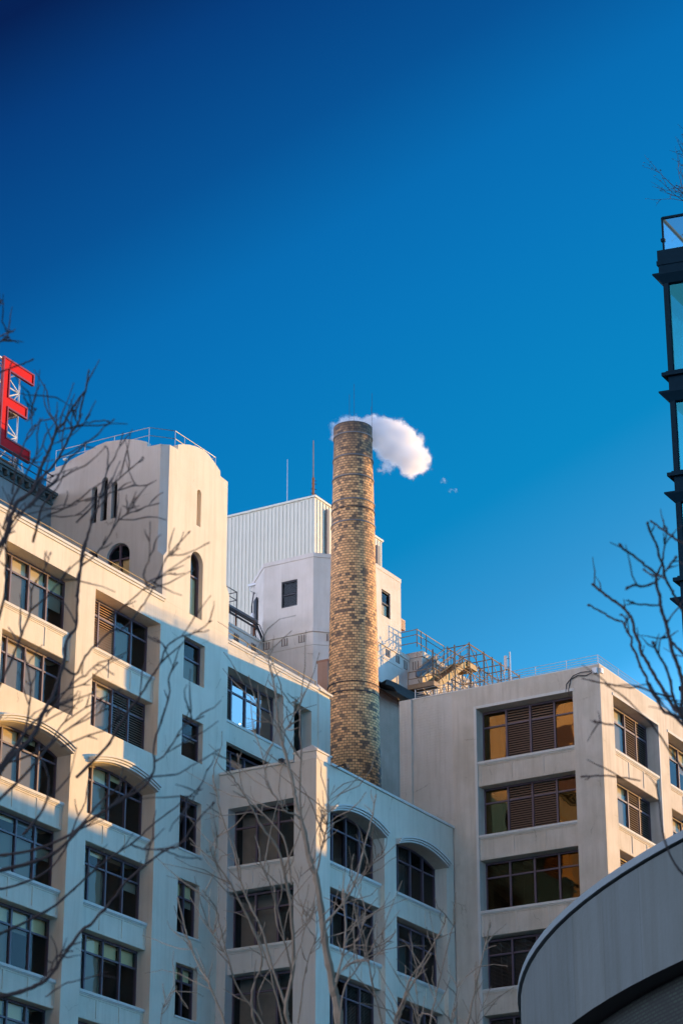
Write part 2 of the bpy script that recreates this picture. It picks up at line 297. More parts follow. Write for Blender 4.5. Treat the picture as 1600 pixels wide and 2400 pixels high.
def arch_fill(mb, xa, xb, ze, zc, depth, n=14):
    """fills a rectangular opening (top at zc) down to an arch, with its curved soffit"""
    p = arc(xa, xb, ze, zc, n)
    for k in range(n):
        (a, za), (c, zb) = p[k], p[k+1]
        mb.quad((a, 0.0, za), (c, 0.0, zb), (c, 0.0, zc), (a, 0.0, zc)); mb.quad((a, 0, za), (c, 0, zb), (c, depth, zb), (a, depth, za))
def arch_hood(T, xa, xb, ze, zc, parent):
    """moulded hood over an arch: three stepped rolls"""
    mb = MB(T)
    for off, th, pr in ((0.02, .10, .20), (.12, .11, .28), (.23, .10, .36)):
        lo = arc(xa, xb, ze+off, zc+off, 18); hi = arc(xa, xb, ze+off+th-.015, zc+off+th-.015, 18)
        for k in range(18):
            a, b_, c, d = lo[k], lo[k+1], hi[k+1], hi[k]
            mb.quad((a[0], -pr, a[1]), (b_[0], -pr, b_[1]), (c[0], -pr, c[1]), (d[0], -pr, d[1]))
            mb.quad((a[0], 0, a[1]), (a[0], -pr, a[1]), (b_[0], -pr, b_[1]), (b_[0], 0, b_[1])); mb.quad((d[0], 0, d[1]), (c[0], 0, c[1]), (c[0], -pr, c[1]), (d[0], -pr, d[1]))
        for q, h in ((lo[0], hi[0]), (lo[-1], hi[-1])): mb.quad((q[0], 0, q[1]), (q[0], -pr, q[1]), (h[0], -pr, h[1]), (h[0], 0, h[1]))
    return mb.build('arch_hood', 'trim', parent)
def spandrel(T, xa, xb, z0, z1, d, parent, m='white', panels=3):
    """panelled band under a window, with its sill ledge"""
    mb = MB(T); mb.box(xa, xb, d, d+1.2, z0, z1-.14)
    n = panels; t = .10; h = (z1-.14-z0)
    for k in range(n+1):
        c = xa + .06 + (xb-xa-.12)*k/n
        mb.box(max(xa, c-t*.8), min(xb, c+t*.8), d-.035, d-.001, z0+.012, z1-.152)
    for k in range(n):
        c0 = xa+.06+(xb-xa-.12)*k/n+t*.8+.002; c1 = xa+.06+(xb-xa-.12)*(k+1)/n-t*.8-.002
        mb.box(c0, c1, d-.033, d-.001, z0+.012, z0+.16); mb.box(c0, c1, d-.033, d-.001, z1-.27, z1-.152)
    o = mb.build('spandrel', m, parent)
    s = MB(T); s.box(xa, xb, d-.13, d+1.2, z1-.138, z1); s.box(xa, xb, d-.08, d-.002, z1-.19, z1-.14); s.build('sill', 'trim', o)
    return o
def window(T, xa, xb, z0, z1, d, lites, parent, gm='glass', kinds=None, trans=.30, arch=None, blind=None, fm='frame', shades=None, room=True, name='window', shade_m='shade', louvre_m='louvre'):
    """window part: the frame mesh; children: glass, louvre panels, blinds, room behind"""
    w = (xb-xa)/lites; fr = .07; kinds = kinds or ['g']*lites; f = MB(T)
    zt = z1 - (z1-z0)*trans
    f.box(xa, xa+fr, d-.06, d+.08, z0, z1); f.box(xb-fr, xb, d-.06, d+.08, z0, z1)
    f.box(xa+fr+.001, xb-fr-.001, d-.055, d+.08, z0, z0+fr+.02)
    if not arch: f.box(xa+fr+.001, xb-fr-.001, d-.055, d+.08, z1-fr-.04, z1)
    for k in range(1, lites):
        c = xa+k*w; f.box(c-.055, c+.055, d-.07, d+.075, z0+fr+.021, z1-.001)
    for k in range(lites):
        f.box(xa+k*w+.073, xa+(k+1)*w-.073, d-.05, d+.07, zt-.045, zt+.045)
        if kinds[k] == 'v':   # small casement frame in the main light
            pass
    if arch:
        ze, zc = arch; p = arc(xa, xb, ze, zc, 16)
        for k in range(16):
            (a, za), (c, zb) = p[k], p[k+1]
            f.quad((a, d-.06, za), (c, d-.06, zb), (c, d-.06, zb-.09), (a, d-.06, za-.09)); f.quad((a, d-.06, za-.09), (c, d-.06, zb-.09), (c, d+.06, zb-.09), (a, d+.06, za-.09))
    o = f.build(name, fm, parent)
    g = MB(T); any_g = False; lv = MB(T); any_l = False; bl = MB(T); any_b = False; sh = MB(T); any_s = False
    for k in range(lites):
        a, c = xa+k*w+.05, xa+(k+1)*w-.05
        if kinds[k] == 'l':
            any_l = True
            for (lo, hi) in ((z0+.1, zt-.05), (zt+.05, z1-.12)):
                n = max(2, int((hi-lo)/.125)); st = (hi-lo)/n
                for q in range(n):
                    zz = lo+q*st
                    # slat: tilts down and outward
                    lv.quad((a+.02, d-.035, zz), (c-.02, d-.035, zz), (c-.02, d+.05, zz+st*.62), (a+.02, d+.05, zz+st*.62))
                    lv.quad((a+.02, d-.035, zz+.018), (c-.02, d-.035, zz+.018), (c-.02, d+.05, zz+st*.62+.018), (a+.02, d+.05, zz+st*.62+.018))
                    lv.quad((a+.02, d-.035, zz), (c-.02, d-.035, zz), (c-.02, d-.035, zz+.018), (a+.02, d-.035, zz+.018))
        else:
            any_g = True
            g.quad((a, d+.01, z0+.05), (c, d+.01, z0+.05), (c, d+.01, z1-.02), (a, d+.01, z1-.02))
        if blind and kinds[k] == 'g' and blind[k] > 0:
            any_b = True; zb = z1 - (z1-z0)*blind[k]; bl.box(a+.01, c-.01, d+.16, d+.17, zb, z1-.05)
        if shades and kinds[k] == 'g' and shades[k] > 0:
            any_s = True; zb = zt - (zt-z0)*shades[k]; sh.box(a+.02, c-.02, d+.125, d+.135, zb, zt-.02)
        if kinds[k] == 'v':
            any_b = True; n = int((z1-z0)/.075)
            for q in range(n):
                zz = z0+.08+q*(z1-z0-.12)/n
                bl.quad((a+.01, d+.10, zz), (c-.01, d+.10, zz), (c-.01, d+.145, zz+.045), (a+.01, d+.145, zz+.045))
            bl.box((a+c)/2-.012, (a+c)/2+.012, d+.09, d+.098, z0+.08, z1-.08)
    if any_g: g.build('glass_pane', gm, o, normals=False)
    if any_l: lv.build('louvre', louvre_m, o, normals=False)
    if any_b: bl.build('blind', 'venetian' if 'v' in kinds else 'blind', o, normals=False)
    if any_s: sh.build('roller_shade', shade_m, o)
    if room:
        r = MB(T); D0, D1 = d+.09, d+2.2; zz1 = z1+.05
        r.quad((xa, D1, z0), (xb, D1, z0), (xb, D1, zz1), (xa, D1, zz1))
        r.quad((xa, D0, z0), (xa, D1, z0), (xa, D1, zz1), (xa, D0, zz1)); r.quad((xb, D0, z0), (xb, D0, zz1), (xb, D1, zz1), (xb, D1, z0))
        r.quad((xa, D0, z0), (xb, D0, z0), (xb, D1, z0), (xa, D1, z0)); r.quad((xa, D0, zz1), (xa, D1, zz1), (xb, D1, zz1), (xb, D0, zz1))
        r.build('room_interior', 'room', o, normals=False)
    return o
def railing(name, label, pts, zrails, zbase, posts, m='galv', r=.022, group=None, cat='railing', rp=.022):
    t = thing(name, label, cat, (pts[0][0], pts[0][1], zbase), group)
    for z in zrails:
        MB().tube([(x, y, z) for x, y in pts], r, 6).build('rail', m, t)
    for (x, y) in posts:
        MB().tube([(x, y, zbase), (x, y, max(zrails)+.02)], rp, 6).build('post', m, t)
    return t

# ------------------------------------------------------------------ ground
g = MB(); g.quad((-900, -900, 0), (1500, -900, 0), (1500, 1500, 0), (-900, 1500, 0)); tag(g.build('ground', 'asphalt', normals=False), kind='structure')
g = MB(); g.box(78, 107.0, 60, 69.8, 0, .13); tag(g.build('pavement', 'pavement'), kind='structure')

# ------------------------------------------------------------------ 1. left loft building with its tower
LB = thing('loft_building', 'long white concrete loft building on the left with an arched sunlit stair tower', 'building', (93, 70, 0))
VL = 70.0; T = TA(VL)
bays = [(95.12, 100.77), (88.0, 93.68), (80.9, 86.57)]
ROWS = [37.15, 32.95, 28.75, 24.55, 20.35]          # sill heights below the arch
ZBOT = 16.0
ops = []
for a, c in bays: ops += [(a, c, 41.40, 48.42), (a, c, ZBOT, 39.98)]
small = [(46.2, 48.5), (42.08, 44.25), (37.26, 39.98), (32.97, 35.73), (28.87, 31.48), (24.6, 27.25)]
for zb, zt in small: ops.append((102.92, 104.85, zb, zt, .42))
mb = MB(T)
wall_grid(mb, 74, 107.05, 0, 49.82, ops, .95)
for a, c in bays: arch_fill(mb, a, c, 39.48, 39.98, .95)
mb.build('wall', 'white', LB)
mb = MB(); mb.box(74, 107.0, 72.95, 84, 0, 49.2); mb.box(74, 100.7, 70.35, 72.9, 49.0, 49.25); mb.build('rear_block', 'white', LB)
mb = MB(T); mb.box(74, 101.0, -.14, .42, 49.822, 49.95); mb.box(74, 100.98, -.07, -.003, 49.70, 49.818); mb.box(74, 100.7, .30, .42, 49.25, 49.82); mb.build('coping', 'trim', LB)
for bi, (a, c) in enumerate(bays):
    arch_hood(T, a, c, 39.48, 39.98, LB)
    spandrel(T, a, c, 44.22, 45.60, .38, LB)
    mb = MB(T); mb.box(a+.002, c-.002, .55, 1.2, 41.36, 41.47); mb.build('sill', 'trim', LB)
    kr1 = ['l', 'l', 'g', 'g'] if bi == 0 else ['g']*4
    window(T, a, c, 45.60, 48.40, .86, 4, LB, kinds=kr1, blind=[.3, .3, .0, .0] if bi == 0 else [.3, .3, .3, .30], shades=[0, 0, .95, 0] if bi == 0 else [.97, .97, .97, .4], louvre_m='louvre_sunlit')
    kr2 = ['g', 'g', 'l', 'l'] if bi == 0 else ['g']*4
    window(T, a, c, 41.47, 44.21, .86, 4, LB, kinds=kr2, blind=[.3, .3, 0, 0] if bi == 0 else [.3, .3, .3, 0], shades=[.95, .95, 0, 0] if bi == 0 else [.97, .97, .9, 0])
    for ri, zs in enumerate(ROWS):
        spandrel(T, a, c, zs-1.32, zs, .38, LB)
        zt = zs + (2.80 if ri == 0 else 2.87)
        bl = [[.3, .3, .12, 0], [.3, .1, .0, .0], [.3, .3, .3, .3], [.28, .28, .3, .0], [.3, .3, .3, .3]][ri]
        shd = [[.95, .5, 0, 0], [.95, .97, 0, .25], [.96, .97, .05, 0], [.3, 0, .9, 0], [0, .5, 0, 0]][ri] if bi == 0 else [[.95, .97, .9, 0], [.96, .97, .97, .3], [.95, .96, .1, 0], [.97, .5, .95, 0], [.97, .4, .2, 0]][ri]
        window(T, a, c, zs, zt, .86, 4, LB, blind=bl, shades=shd, arch=(39.48, 39.97) if ri == 0 else None)
for k, (zb, zt) in enumerate(small):
    window(T, 102.92, 104.85, zb, zt, .34, 1 if k < 2 else 2, LB, trans=.42 if k < 2 else .30, blind=[[0]*1, [0]*1, [0, 0], [.28, .28], [.28, .28], [.3, .3]][k], shades=[[.97], [.1], [0, 0], [0, .2], [0, 0], [0, 0]][k], arch=None)
    if k >= 2:
        mb = MB(T); mb.box(102.86, 104.9, -.06, .3, zb-.10, zb-.002); mb.build('sill', 'trim', LB)
# tower, front wall on the facade plane
tw = MB(T)
wall_grid(tw, 101.12, 106.72, 49.823, 58.6, [(103.34, 104.5, 49.85, 53.5, .4), (103.79, 104.18, 55.0, 57.1, .35)], .35)
arch_fill(tw, 103.34, 104.5, 52.9, 53.5, .4, 10); arch_fill(tw, 103.79, 104.18, 56.9, 57.1, .35, 8)
prof = [(101.12, 58.6), (101.88, 58.63), (101.90, 58.92), (102.4, 59.14), (102.95, 59.33), (103.7, 59.5), (104.3, 59.56), (104.75, 59.5), (105.35, 59.27), (105.95, 58.97), (105.98, 58.68), (106.72, 58.62), (106.72, 58.601)]
tw.prism(prof, 0, .35)
tw.prism([(106.721, 49.823), (107.05, 49.823), (107.05, 52.15), (106.721, 52.65)], 0, 7.7)
tower = tw.build('stair_tower', 'white', LB)
TBt = TB(100.82); t2 = MB(TBt)
def mir(v0, v1): return (-v1, -v0)
sl_ = [(74.35, 74.71, 55.0, 57.1), (73.69, 74.09, 55.0, 57.5), (73.06, 73.42, 55.0, 57.1)]
aw = [(72.12, 73.58, 49.95, 53.5), (74.16, 75.0, 49.95, 53.42)]
o2 = [(-b_, -a, z0, z1, .3) for a, b_, z0, z1 in sl_] + [(-b_, -a, z0, z1, .35) for a, b_, z0, z1 in aw]
wall_grid(t2, -77.75, -70.37, 48, 58.6, o2, .3)
for a, b_, z0, z1 in sl_: arch_fill(t2, -b_, -a, z1-.19, z1, .3, 8)
for a, b_, z0, z1 in aw: arch_fill(t2, -b_, -a, z1-(b_-a)/2*.98, z1, .35, 12)
profB = [(-77.75, 58.6), (-77.2, 58.66), (-77.19, 58.84), (-76.5, 58.86), (-76.3, 59.02), (-75.25, 59.27), (-74.47, 59.5), (-73.9, 59.58), (-72.6, 59.42), (-71.9, 59.22), (-71.25, 58.94), (-71.22, 58.66), (-70.37, 58.62), (-70.37, 58.601)]
t2.prism(profB, 0, .35)
# chamfered corner above z 52.5, square below
t2.T = TW
t2.quad((100.82, 70.37, 52.55), (101.12, 70.0, 52.55), (101.12, 70.0, 58.6), (100.82, 70.37, 58.6))
t2.f.append([t2.vert(100.82, 70.37, 52.55), t2.vert(101.12, 70.0, 52.55), t2.vert(100.82, 70.0, 52.2)])
t2.quad((100.82, 70.37, 48), (100.82, 70.0, 48), (100.82, 70.0, 52.2), (100.82, 70.37, 52.55)); t2.quad((101.12, 70.0, 49.823), (101.12, 70.0, 52.55), (100.82, 70.0, 52.2), (100.82, 70.0, 49.823))
t2.quad((106.72, 70, 49.9), (106.72, 77.75, 49.9), (106.72, 77.75, 58.6), (106.72, 70, 58.6)); t2.quad((100.82, 77.75, 48), (106.72, 77.75, 48), (106.72, 77.75, 58.6), (100.82, 77.75, 58.6))
t2.quad((100.82, 70.3, 58.3), (106.72, 70.3, 58.3), (106.72, 77.75, 58.3), (100.82, 77.75, 58.3))
t2.build('tower_side', 'white2', LB)
for a, b_, z0, z1 in sl_:
    lv = MB(TBt); n = 16
    for q in range(n):
        zz = z0+q*(z1-z0)/n; lv.quad((-b_, .2, zz), (-a, .2, zz), (-a, .3, zz+.1), (-b_, .3, zz+.1))
    lv.quad((-b_, .31, z0), (-a, .31, z0), (-a, .31, z1), (-b_, .31, z1)); lv.build('slit_louvre', 'dark', LB, normals=False)
for a, b_, z0, z1 in aw:
    window(TBt, -b_, -a, z0, z1, .25, 2 if b_-a > 1 else 1, LB, trans=.24, shades=[.97]*2, shade_m='blind', arch=(z1-(b_-a)/2*.98, z1), name='arched_window')  # cream sheets behind the lower panes stand in for a golden reflection
window(T, 103.34, 104.5, 49.86, 53.5, .32, 1, LB, trans=.36, arch=(52.9, 53.5), blind=[.0], shades=[.97], shade_m='blind', name='arched_window')
mb = MB(T); mb.quad((103.79, .34, 55), (104.18, .34, 55), (104.18, .34, 57.1), (103.79, .34, 57.1)); mb.build('slit_panel', 'louvre', LB, normals=False)
# right-hand section beyond the tower
VS = 70.35; T = TA(VS); mb = MB(T)
opsr = [(107.6, 113.2, 45.42, 48.36), (114.3, 116.15, 41.3, 48.36), (107.6, 113.2, 41.2, 44.17), (107.6, 113.2, 37.0, 39.9)]
wall_grid(mb, 107.05, 118.1, 0, 49.78, opsr, .8); mb.quad((118.1, 0, 0), (118.1, 9, 0), (118.1, 9, 49.78), (118.1, 0, 49.78))
mb.box(116.85, 118.12, -.05, -.002, 30, 49.62)
mb.build('end_wall', 'white', LB)
mb = MB(); mb.box(107.1, 118.0, 73.5, 82, 0, 48.9); mb.box(107.1, 118.0, 70.8, 73.4, 48.7, 48.95); mb.build('rear_roof', 'roofing', LB)
mb = MB(T); mb.box(107.06, 116.84, -.10, .4, 49.782, 49.93); mb.box(107.06, 116.84, -.05, -.003, 49.66, 49.778); mb.box(116.84, 118.22, -.16, .9, 49.784, 49.90)
mb.f.append([mb.vert(116.9, -.1, 49.901), mb.vert(118.15, -.1, 49.901), mb.vert(117.5, .4, 50.45)]); mb.f.append([mb.vert(118.15, -.1, 49.901), mb.vert(118.15, .85, 49.901), mb.vert(117.5, .4, 50.45)])
mb.f.append([mb.vert(116.9, .85, 49.901), mb.vert(116.9, -.1, 49.901), mb.vert(117.5, .4, 50.45)]); mb.f.append([mb.vert(118.15, .85, 49.901), mb.vert(116.9, .85, 49.901), mb.vert(117.5, .4, 50.45)])
mb.build('coping', 'trim', LB)
window(T, 107.6, 113.2, 45.42, 48.34, .72, 4, LB, gm='skyglass', kinds=['l', 'g', 'g', 'g'], shades=[0, 0, 0, 0])
window(T, 107.6, 113.2, 41.2, 44.15, .72, 4, LB, gm='skyglass', kinds=['l', 'g', 'g', 'g'])
window(T, 107.6, 113.2, 37.0, 39.9, .72, 4, LB)
window(T, 114.3, 116.15, 41.3, 48.34, .72, 2, LB, trans=.42)
spandrel(T, 107.6, 113.2, 44.17, 45.42, .30, LB)
mb = MB(T); mb.box(107.4, 113.3, -.06, -.001, 45.24, 45.36); mb.build('sill', 'trim', LB)

# ------------------------------------------------------------------ 2. corner building in front of the chimney
RB = thing('corner_building', 'lower white corner building with arched hood windows at the foot of the brick chimney', 'building', (107, 66, 0))
UR, VR = 106.5, 64.2
T = TA(VR); mb = MB(T); rb = [(107.86, 113.4), (114.65, 120.2)]; rows = [37.05, 32.80, 28.6, 24.4, 20.2]
ops = [(a, c, ZBOT, 40.02) for a, c in rb]
wall_grid(mb, 106.5, 121.05, 0, 41.93, ops, .85)
for a, c in rb: arch_fill(mb, a, c, 39.5, 40.02, .85)
mb.build('wall', 'white', RB)
for a, c in rb:
    arch_hood(T, a, c, 39.46, 39.98, RB)
    for ri, zs in enumerate(rows):
        spandrel(T, a, c, zs-1.3, zs, .30, RB)
        vv = ['g', 'g', 'v', 'v'] if a < 110 else (['g', 'v', 'g', 'g'] if ri == 0 else ['g', 'g', 'v', 'g'])
        window(T, a, c, zs, zs+(2.9 if ri == 0 else 2.85), .76, 4, RB, kinds=vv, arch=(39.5, 40.0) if ri == 0 else None)
T2 = TB(UR); xa, xc = -69.45, -65.5; mb = MB(T2)
wall_grid(mb, -70.0, -64.2, 0, 41.93, [(xa, xc, ZBOT, 40.07)], .85); mb.build('wall', 'white2', RB)
for ri, zs in enumerate(rows):
    spandrel(T2, xa, xc, zs-1.3, zs, .22, RB, panels=3, m='white2')
    window(T2, xa, xc, zs, zs+(3.0 if ri == 0 else 2.85), .72, 3, RB, gm='glass', kinds=['g', 'g', 'g'])
mb = MB(); mb.box(107.9, 121.0, 66.8, 69.9, 0, 41.5); mb.box(107.3, 121.0, 65.1, 66.7, 41.2, 41.5); mb.build('roof', 'roofing', RB)
mb = MB(T); mb.box(107.86, 121.06, -.10, .45, 41.932, 42.06); mb.build('coping', 'trim', RB)
mb = MB(T2); mb.box(-69.99, -65.51, -.10, .45, 41.932, 42.06); mb.build('coping', 'trim', RB)
mb = MB(); mb.box(UR-.02, 107.86, VR-.02, 65.5, 41.931, 42.33); mb.box(UR-.08, 107.93, VR-.08, 65.57, 42.332, 42.42)
ap = (107.15, 64.83, 42.95); q = [(UR-.06, VR-.06), (107.9, VR-.06), (107.9, 65.55), (UR-.06, 65.55)]
for k in range(4): mb.f.append([mb.vert(*q[k], 42.421), mb.vert(*q[(k+1) % 4], 42.421), mb.vert(*ap)])
mb.build('corner_pier_cap', 'trim', RB)

# ------------------------------------------------------------------ 3. right building
GB = thing('wing_building', 'tall cream building on the right with brown louvred windows and rooftop railing', 'building', (122, 56, 0))
UB, VB = 121.1, 55.03
T = TB(UB); mb = MB(T); oa, oc = -62.62, -56.7
sills = [45.52, 41.32, 37.10, 32.83, 28.6, 24.4, 20.2]
wall_grid(mb, -64.15, -VB, 0, 49.86, [(oa, oc, ZBOT, 48.6)], .85)
mb.quad((-64.15, 0, 0), (-64.15, .06, 0), (-64.15, .06, 49.86), (-64.15, 0, 49.86)); mb.build('wall', 'right', GB)
mb = MB(T); mb.quad((-66.71, .06, 0), (-64.151, .06, 0), (-64.151, .06, 49.86), (-66.71, .06, 49.86)); mb.build('brick_bay', 'brickpaint', GB, normals=False)
mb = MB(T); mb.box(-67.48, -66.71, -.10, 3, 0, 49.88); mb.build('end_pier', 'brickpaint', GB)
mb = MB(T); mb.box(oa-.16, oa-.001, -.05, -.001, 20, 48.76); mb.box(oa, oc+.1, -.05, -.001, 48.602, 48.76); mb.build('opening_trim', 'trim', GB)
for ri, zs in enumerate(sills):
    spandrel(T, oa, oc, zs-1.40, zs, .12, GB, m='right')
    kn = [['g', 'l', 'l', 'g'], ['g', 'l', 'l', 'g'], ['v', 'v', 'g', 'g'], ['v', 'v', 'v', 'v'], ['v', 'v', 'v', 'v'], ['v', 'v', 'g', 'v'], ['g']*4][ri]
    window(T, oa, oc, zs, zs+(3.05 if ri == 0 else 2.80), .76, 4, GB, gm='bronze' if ri < 2 else ('bronze_dim' if ri == 2 else 'glass'), kinds=kn)
T = TA(VB); mb = MB(T); gb = [(122.72, 128.66), (130.1, 136.05), (137.5, 143.4), (144.9, 150.8)]
wall_grid(mb, UB, 176, 0, 49.86, [(a, c, ZBOT, 48.55) for a, c in gb], .85); mb.quad((176, 0, 0), (176, 14, 0), (176, 14, 49.86), (176, 0, 49.86)); mb.build('wall', 'right', GB)
for bi, (a, c) in enumerate(gb):
    mb = MB(T); mb.box(a-.1, c+.16, -.05, -.001, 48.552, 48.70); mb.box(c+.001, c+.16, -.05, -.001, 20, 48.551); mb.build('opening_trim', 'trim', GB)
    for ri, zs in enumerate(sills[:6]):
        spandrel(T, a, c, zs-1.40, zs, .12, GB, m='right')
        kn = [['g', 'g', 'l', 'l'], ['g', 'g', 'l', 'l'], ['l', 'l', 'l', 'g'], ['g']*4, ['g']*4, ['g']*4][ri] if bi == 0 else ['g']*4
        window(T, a, c, zs, zs+(3.0 if ri == 0 else 2.80), .76, 4, GB, kinds=kn, blind=[.3]*4, shades=[0, 0, .2, 0] if bi else [0, .96, 0, 0])
mb = MB(); mb.box(124.2, 176, 58.1, 67.4, 0, 49.2); mb.box(121.5, 176, 55.4, 58.0, 49.0, 49.22); mb.box(121.5, 124.1, 58.05, 67.4, 49.0, 49.21); mb.build('roof', 'roofing', GB)
mb = MB(); mb.box(121.12, 121.5, 55.05, 67.46, 49.861, 49.93); mb.box(121.52, 176, 55.05, 55.4, 49.861, 49.93)
mb.box(121.45, 121.5, 55.4, 67.4, 49.25, 49.86); mb.box(121.5, 176, 55.35, 55.4, 49.25, 49.86); mb.build('parapet_cap', 'trim', GB)
# unseen blocks added on its roof, beyond the frame, to shade the chimney foot
mb = MB(); mb.box(142, 153.5, 56.2, 60.5, 49.22, 53.3); mb.box(153.5, 172, 56.2, 60.5, 49.22, 57.4); mb.build('roof_shade_block', 'right', GB)

# ------------------------------------------------------------------ 4. octagonal roof house
OH = thing('roof_house', 'octagonal pale stucco roof house with one window per face behind the chimney', 'building', (134, 80, 48))
oct_ = [(129.78, 82.23), (129.78, 78.52), (132.30, 76.0), (136.60, 76.0), (139.1, 78.5), (139.1, 82.2), (136.6, 84.75), (132.3, 84.75)]
def offset_poly(poly, e):
    cx = sum(p[0] for p in poly)/len(poly); cy = sum(p[1] for p in poly)/len(poly); o = []
    for x, y in poly:
        dx, dy = x-cx, y-cy; r = math.hypot(dx, dy); o.append((cx+dx*(r+e)/r, cy+dy*(r+e)/r))
    return o
mb = MB()
# walls as polygon sides; the two windowed faces get openings
for k in (4, 5, 6, 7):
    a, c = oct_[k], oct_[(k+1) % 8]
    mb.quad((*a, 30), (*c, 30), (*c, 64.2), (*a, 64.2))
# face toward -X (k=0): window ; face toward -Y (k=2 -> between pts 2,3): window
mb.T = TB(129.78); wall_grid(mb, -82.23, -78.52, 30, 64.2, [(-80.88, -79.70, 61.13, 62.93)], .18)
mb.T = TW; mb.f = [f for f in mb.f]
mb.quad((*oct_[1], 30), (*oct_[2], 30), (*oct_[2], 64.2), (*oct_[1], 64.2))
mb.build('wall', 'octagon', OH)
mb = MB(TA(75.985)); wall_grid(mb, 132.3, 136.6, 56, 64.2, [(134.07, 135.2, 61.2, 62.98)], .18); mb.build('wall', 'octagon', OH)
mb = MB(); mb.plan(offset_poly(oct_, .05), 64.2, 64.48); mb.build('parapet', 'octagon', OH)
mb = MB(); mb.plan(offset_poly(oct_, .10), 59.12, 59.36); mb.plan(offset_poly(oct_, .06), 58.24, 58.34); mb.plan(offset_poly(oct_, .03), 50, 58.23); mb.build('band_course', 'octagon', OH)
def triglyph(T, c, z0, z1, p=.02):
    mb = MB(T)
    for q in (-.19, 0, .19): mb.box(c+q-.022, c+q+.022, -p, .05, z0, z1)
    mb.box(c-.24, c+.24, -.004, .05, z0-.02, z0-.001)
    mb.build('triglyph', 'slot', OH)
for c in (-81.95, -80.60, -79.35): triglyph(TB(129.75), c, 58.55, 59.02)
for c in (133.3, 134.8, 136.1): triglyph(TA(75.96), c, 58.55, 59.02)
for s_ in (.3, .72):
    cx = 129.78+2.52*s_; cy = 78.52-2.52*s_; mb = MB()
    for q in (-.13, 0, .13): mb.plan([(cx+q-.04, cy-q-.04), (cx+q+.0, cy-q-.08), (cx+q+.04, cy-q-.03), (cx+q-.0, cy-q+.01)], 58.55, 59.02)
    mb.build('triglyph', 'slot', OH)
window(TB(129.78), -80.88, -79.70, 61.13, 62.93, .12, 1, OH, trans=.52, fm='dark', shades=[0], blind=[0])
window(TA(76), 134.07, 135.2, 61.2, 62.98, .12, 1, OH, trans=.48, fm='dark', blind=[0], shades=[.97], shade_m='blind')
# door and conduits on the narrow face beside the platform
dr = MB(); dr.plan([(130.80, 83.33), (131.38, 83.91), (131.32, 83.97), (130.74, 83.39)], 60.7, 62.75); dr.build('door', 'dark', OH)
# base blocks that carry the same band
mb = MB(TA(82.23)); mb.box(116, 129.77, 0, 6, 48.8, 58.95); mb.box(116, 129.70, -.08, .3, 58.952, 59.1)
mb.build('base_wing', 'octagon', OH)
for c in (123.5, 126.6, 128.6): triglyph(TA(82.15), c, 58.1, 58.6)
mb = MB(); mb.box(136.62, 137.7, 76.02, 82, 48, 59.12); mb.box(137.7, 152, 75.06, 82, 48, 59.3); mb.build('base_wing', 'octagon', OH)
mb = MB(); mb.box(136.7, 137.62, 75.93, 76.3, 59.121, 59.42); mb.box(137.62, 152, 74.98, 75.4, 59.302, 59.66); mb.box(137.62, 137.7, 75.42, 78, 59.302, 59.66); mb.build('coping', 'octagon', OH)
triglyph(TB(137.69), -75.55, 58.5, 59.05); triglyph(TA(76.0), 137.15, 58.45, 59.0)

# ------------------------------------------------------------------ 5. metal-clad penthouse
PH = thing('metal_penthouse', 'large pale metal-clad rooftop penthouse with vertical ribs behind the octagonal roof house', 'building', (144, 90, 55))
UP, VP = 139.0, 84.0
mb = MB(); mb.box(UP, 148.28, VP, 98, 50, 73.05); k = UP+.3
while k < 148.2: mb.box(k-.03, k+.03, VP-.05, VP-.001, 50, 73.0); k += .40
k = VP+.2
while k < 98: mb.box(UP-.045, UP-.001, k-.022, k+.022, 50, 73.0); k += (.30 if int(k*10) % 3 else .36)
mb.build('cladding', 'pale_metal', PH)
mb = MB(); mb.box(UP-.1, 148.38, VP-.1, VP+.2, 73.052, 73.2); mb.box(UP-.1, UP+.2, VP+.21, 98, 73.052, 73.2); mb.build('roof_flashing', 'pale_metal', PH)
MB().box(140.3, 140.62, VP-.22, VP-.06, 60, 72.6).build('downpipe', 'grey_duct', PH); MB().box(147.2, 147.5, VP-.25, VP-.06, 66, 72.4).build('downpipe', 'grey_duct', PH)

# ------------------------------------------------------------------ 6. brick chimney
CX, CY = 124.3, 72.4
CH = thing('brick_chimney', 'tall tapering yellow brick chimney with steel bands, steaming at the top', 'chimney', (CX, CY, 0))
def rad(z):
    P_ = [(0, 2.5), (40, 1.78), (53.2, 1.478), (61.6, 1.335), (69.9, 1.150)]
    for (a, ra), (c, rc) in zip(P_, P_[1:]):
        if z <= c: return ra+(rc-ra)*(z-a)/(c-a)
    return 1.15
me = bpy.data.meshes.new('shaft'); bm = bmesh.new(); uvl = bm.loops.layers.uv.new('UVMap'); n = 64
zs = [0, 20, 30, 40] + [42+1.0*k for k in range(27)] + [68.7, 69.35, 69.5]
rings = []
for z in zs:
    r = rad(z) + (.035 if z > 68.9 else 0)
    rings.append([bm.verts.new((CX+r*math.cos(2*math.pi*k/n), CY+r*math.sin(2*math.pi*k/n), z)) for k in range(n)])
for i in range(len(zs)-1):
    for k in range(n):
        f = bm.faces.new((rings[i][k], rings[i][(k+1) % n], rings[i+1][(k+1) % n], rings[i+1][k])); f.smooth = True
        for lp, (uu, vv) in zip(f.loops, ((k, zs[i]), (k+1, zs[i]), (k+1, zs[i+1]), (k, zs[i+1]))): lp[uvl].uv = (uu/n*9.0, vv)
inner = [bm.verts.new((CX+.8*math.cos(2*math.pi*k/n), CY+.8*math.sin(2*math.pi*k/n), 69.5)) for k in range(n)]
inn2 = [bm.verts.new((CX+.8*math.cos(2*math.pi*k/n), CY+.8*math.sin(2*math.pi*k/n), 62)) for k in range(n)]
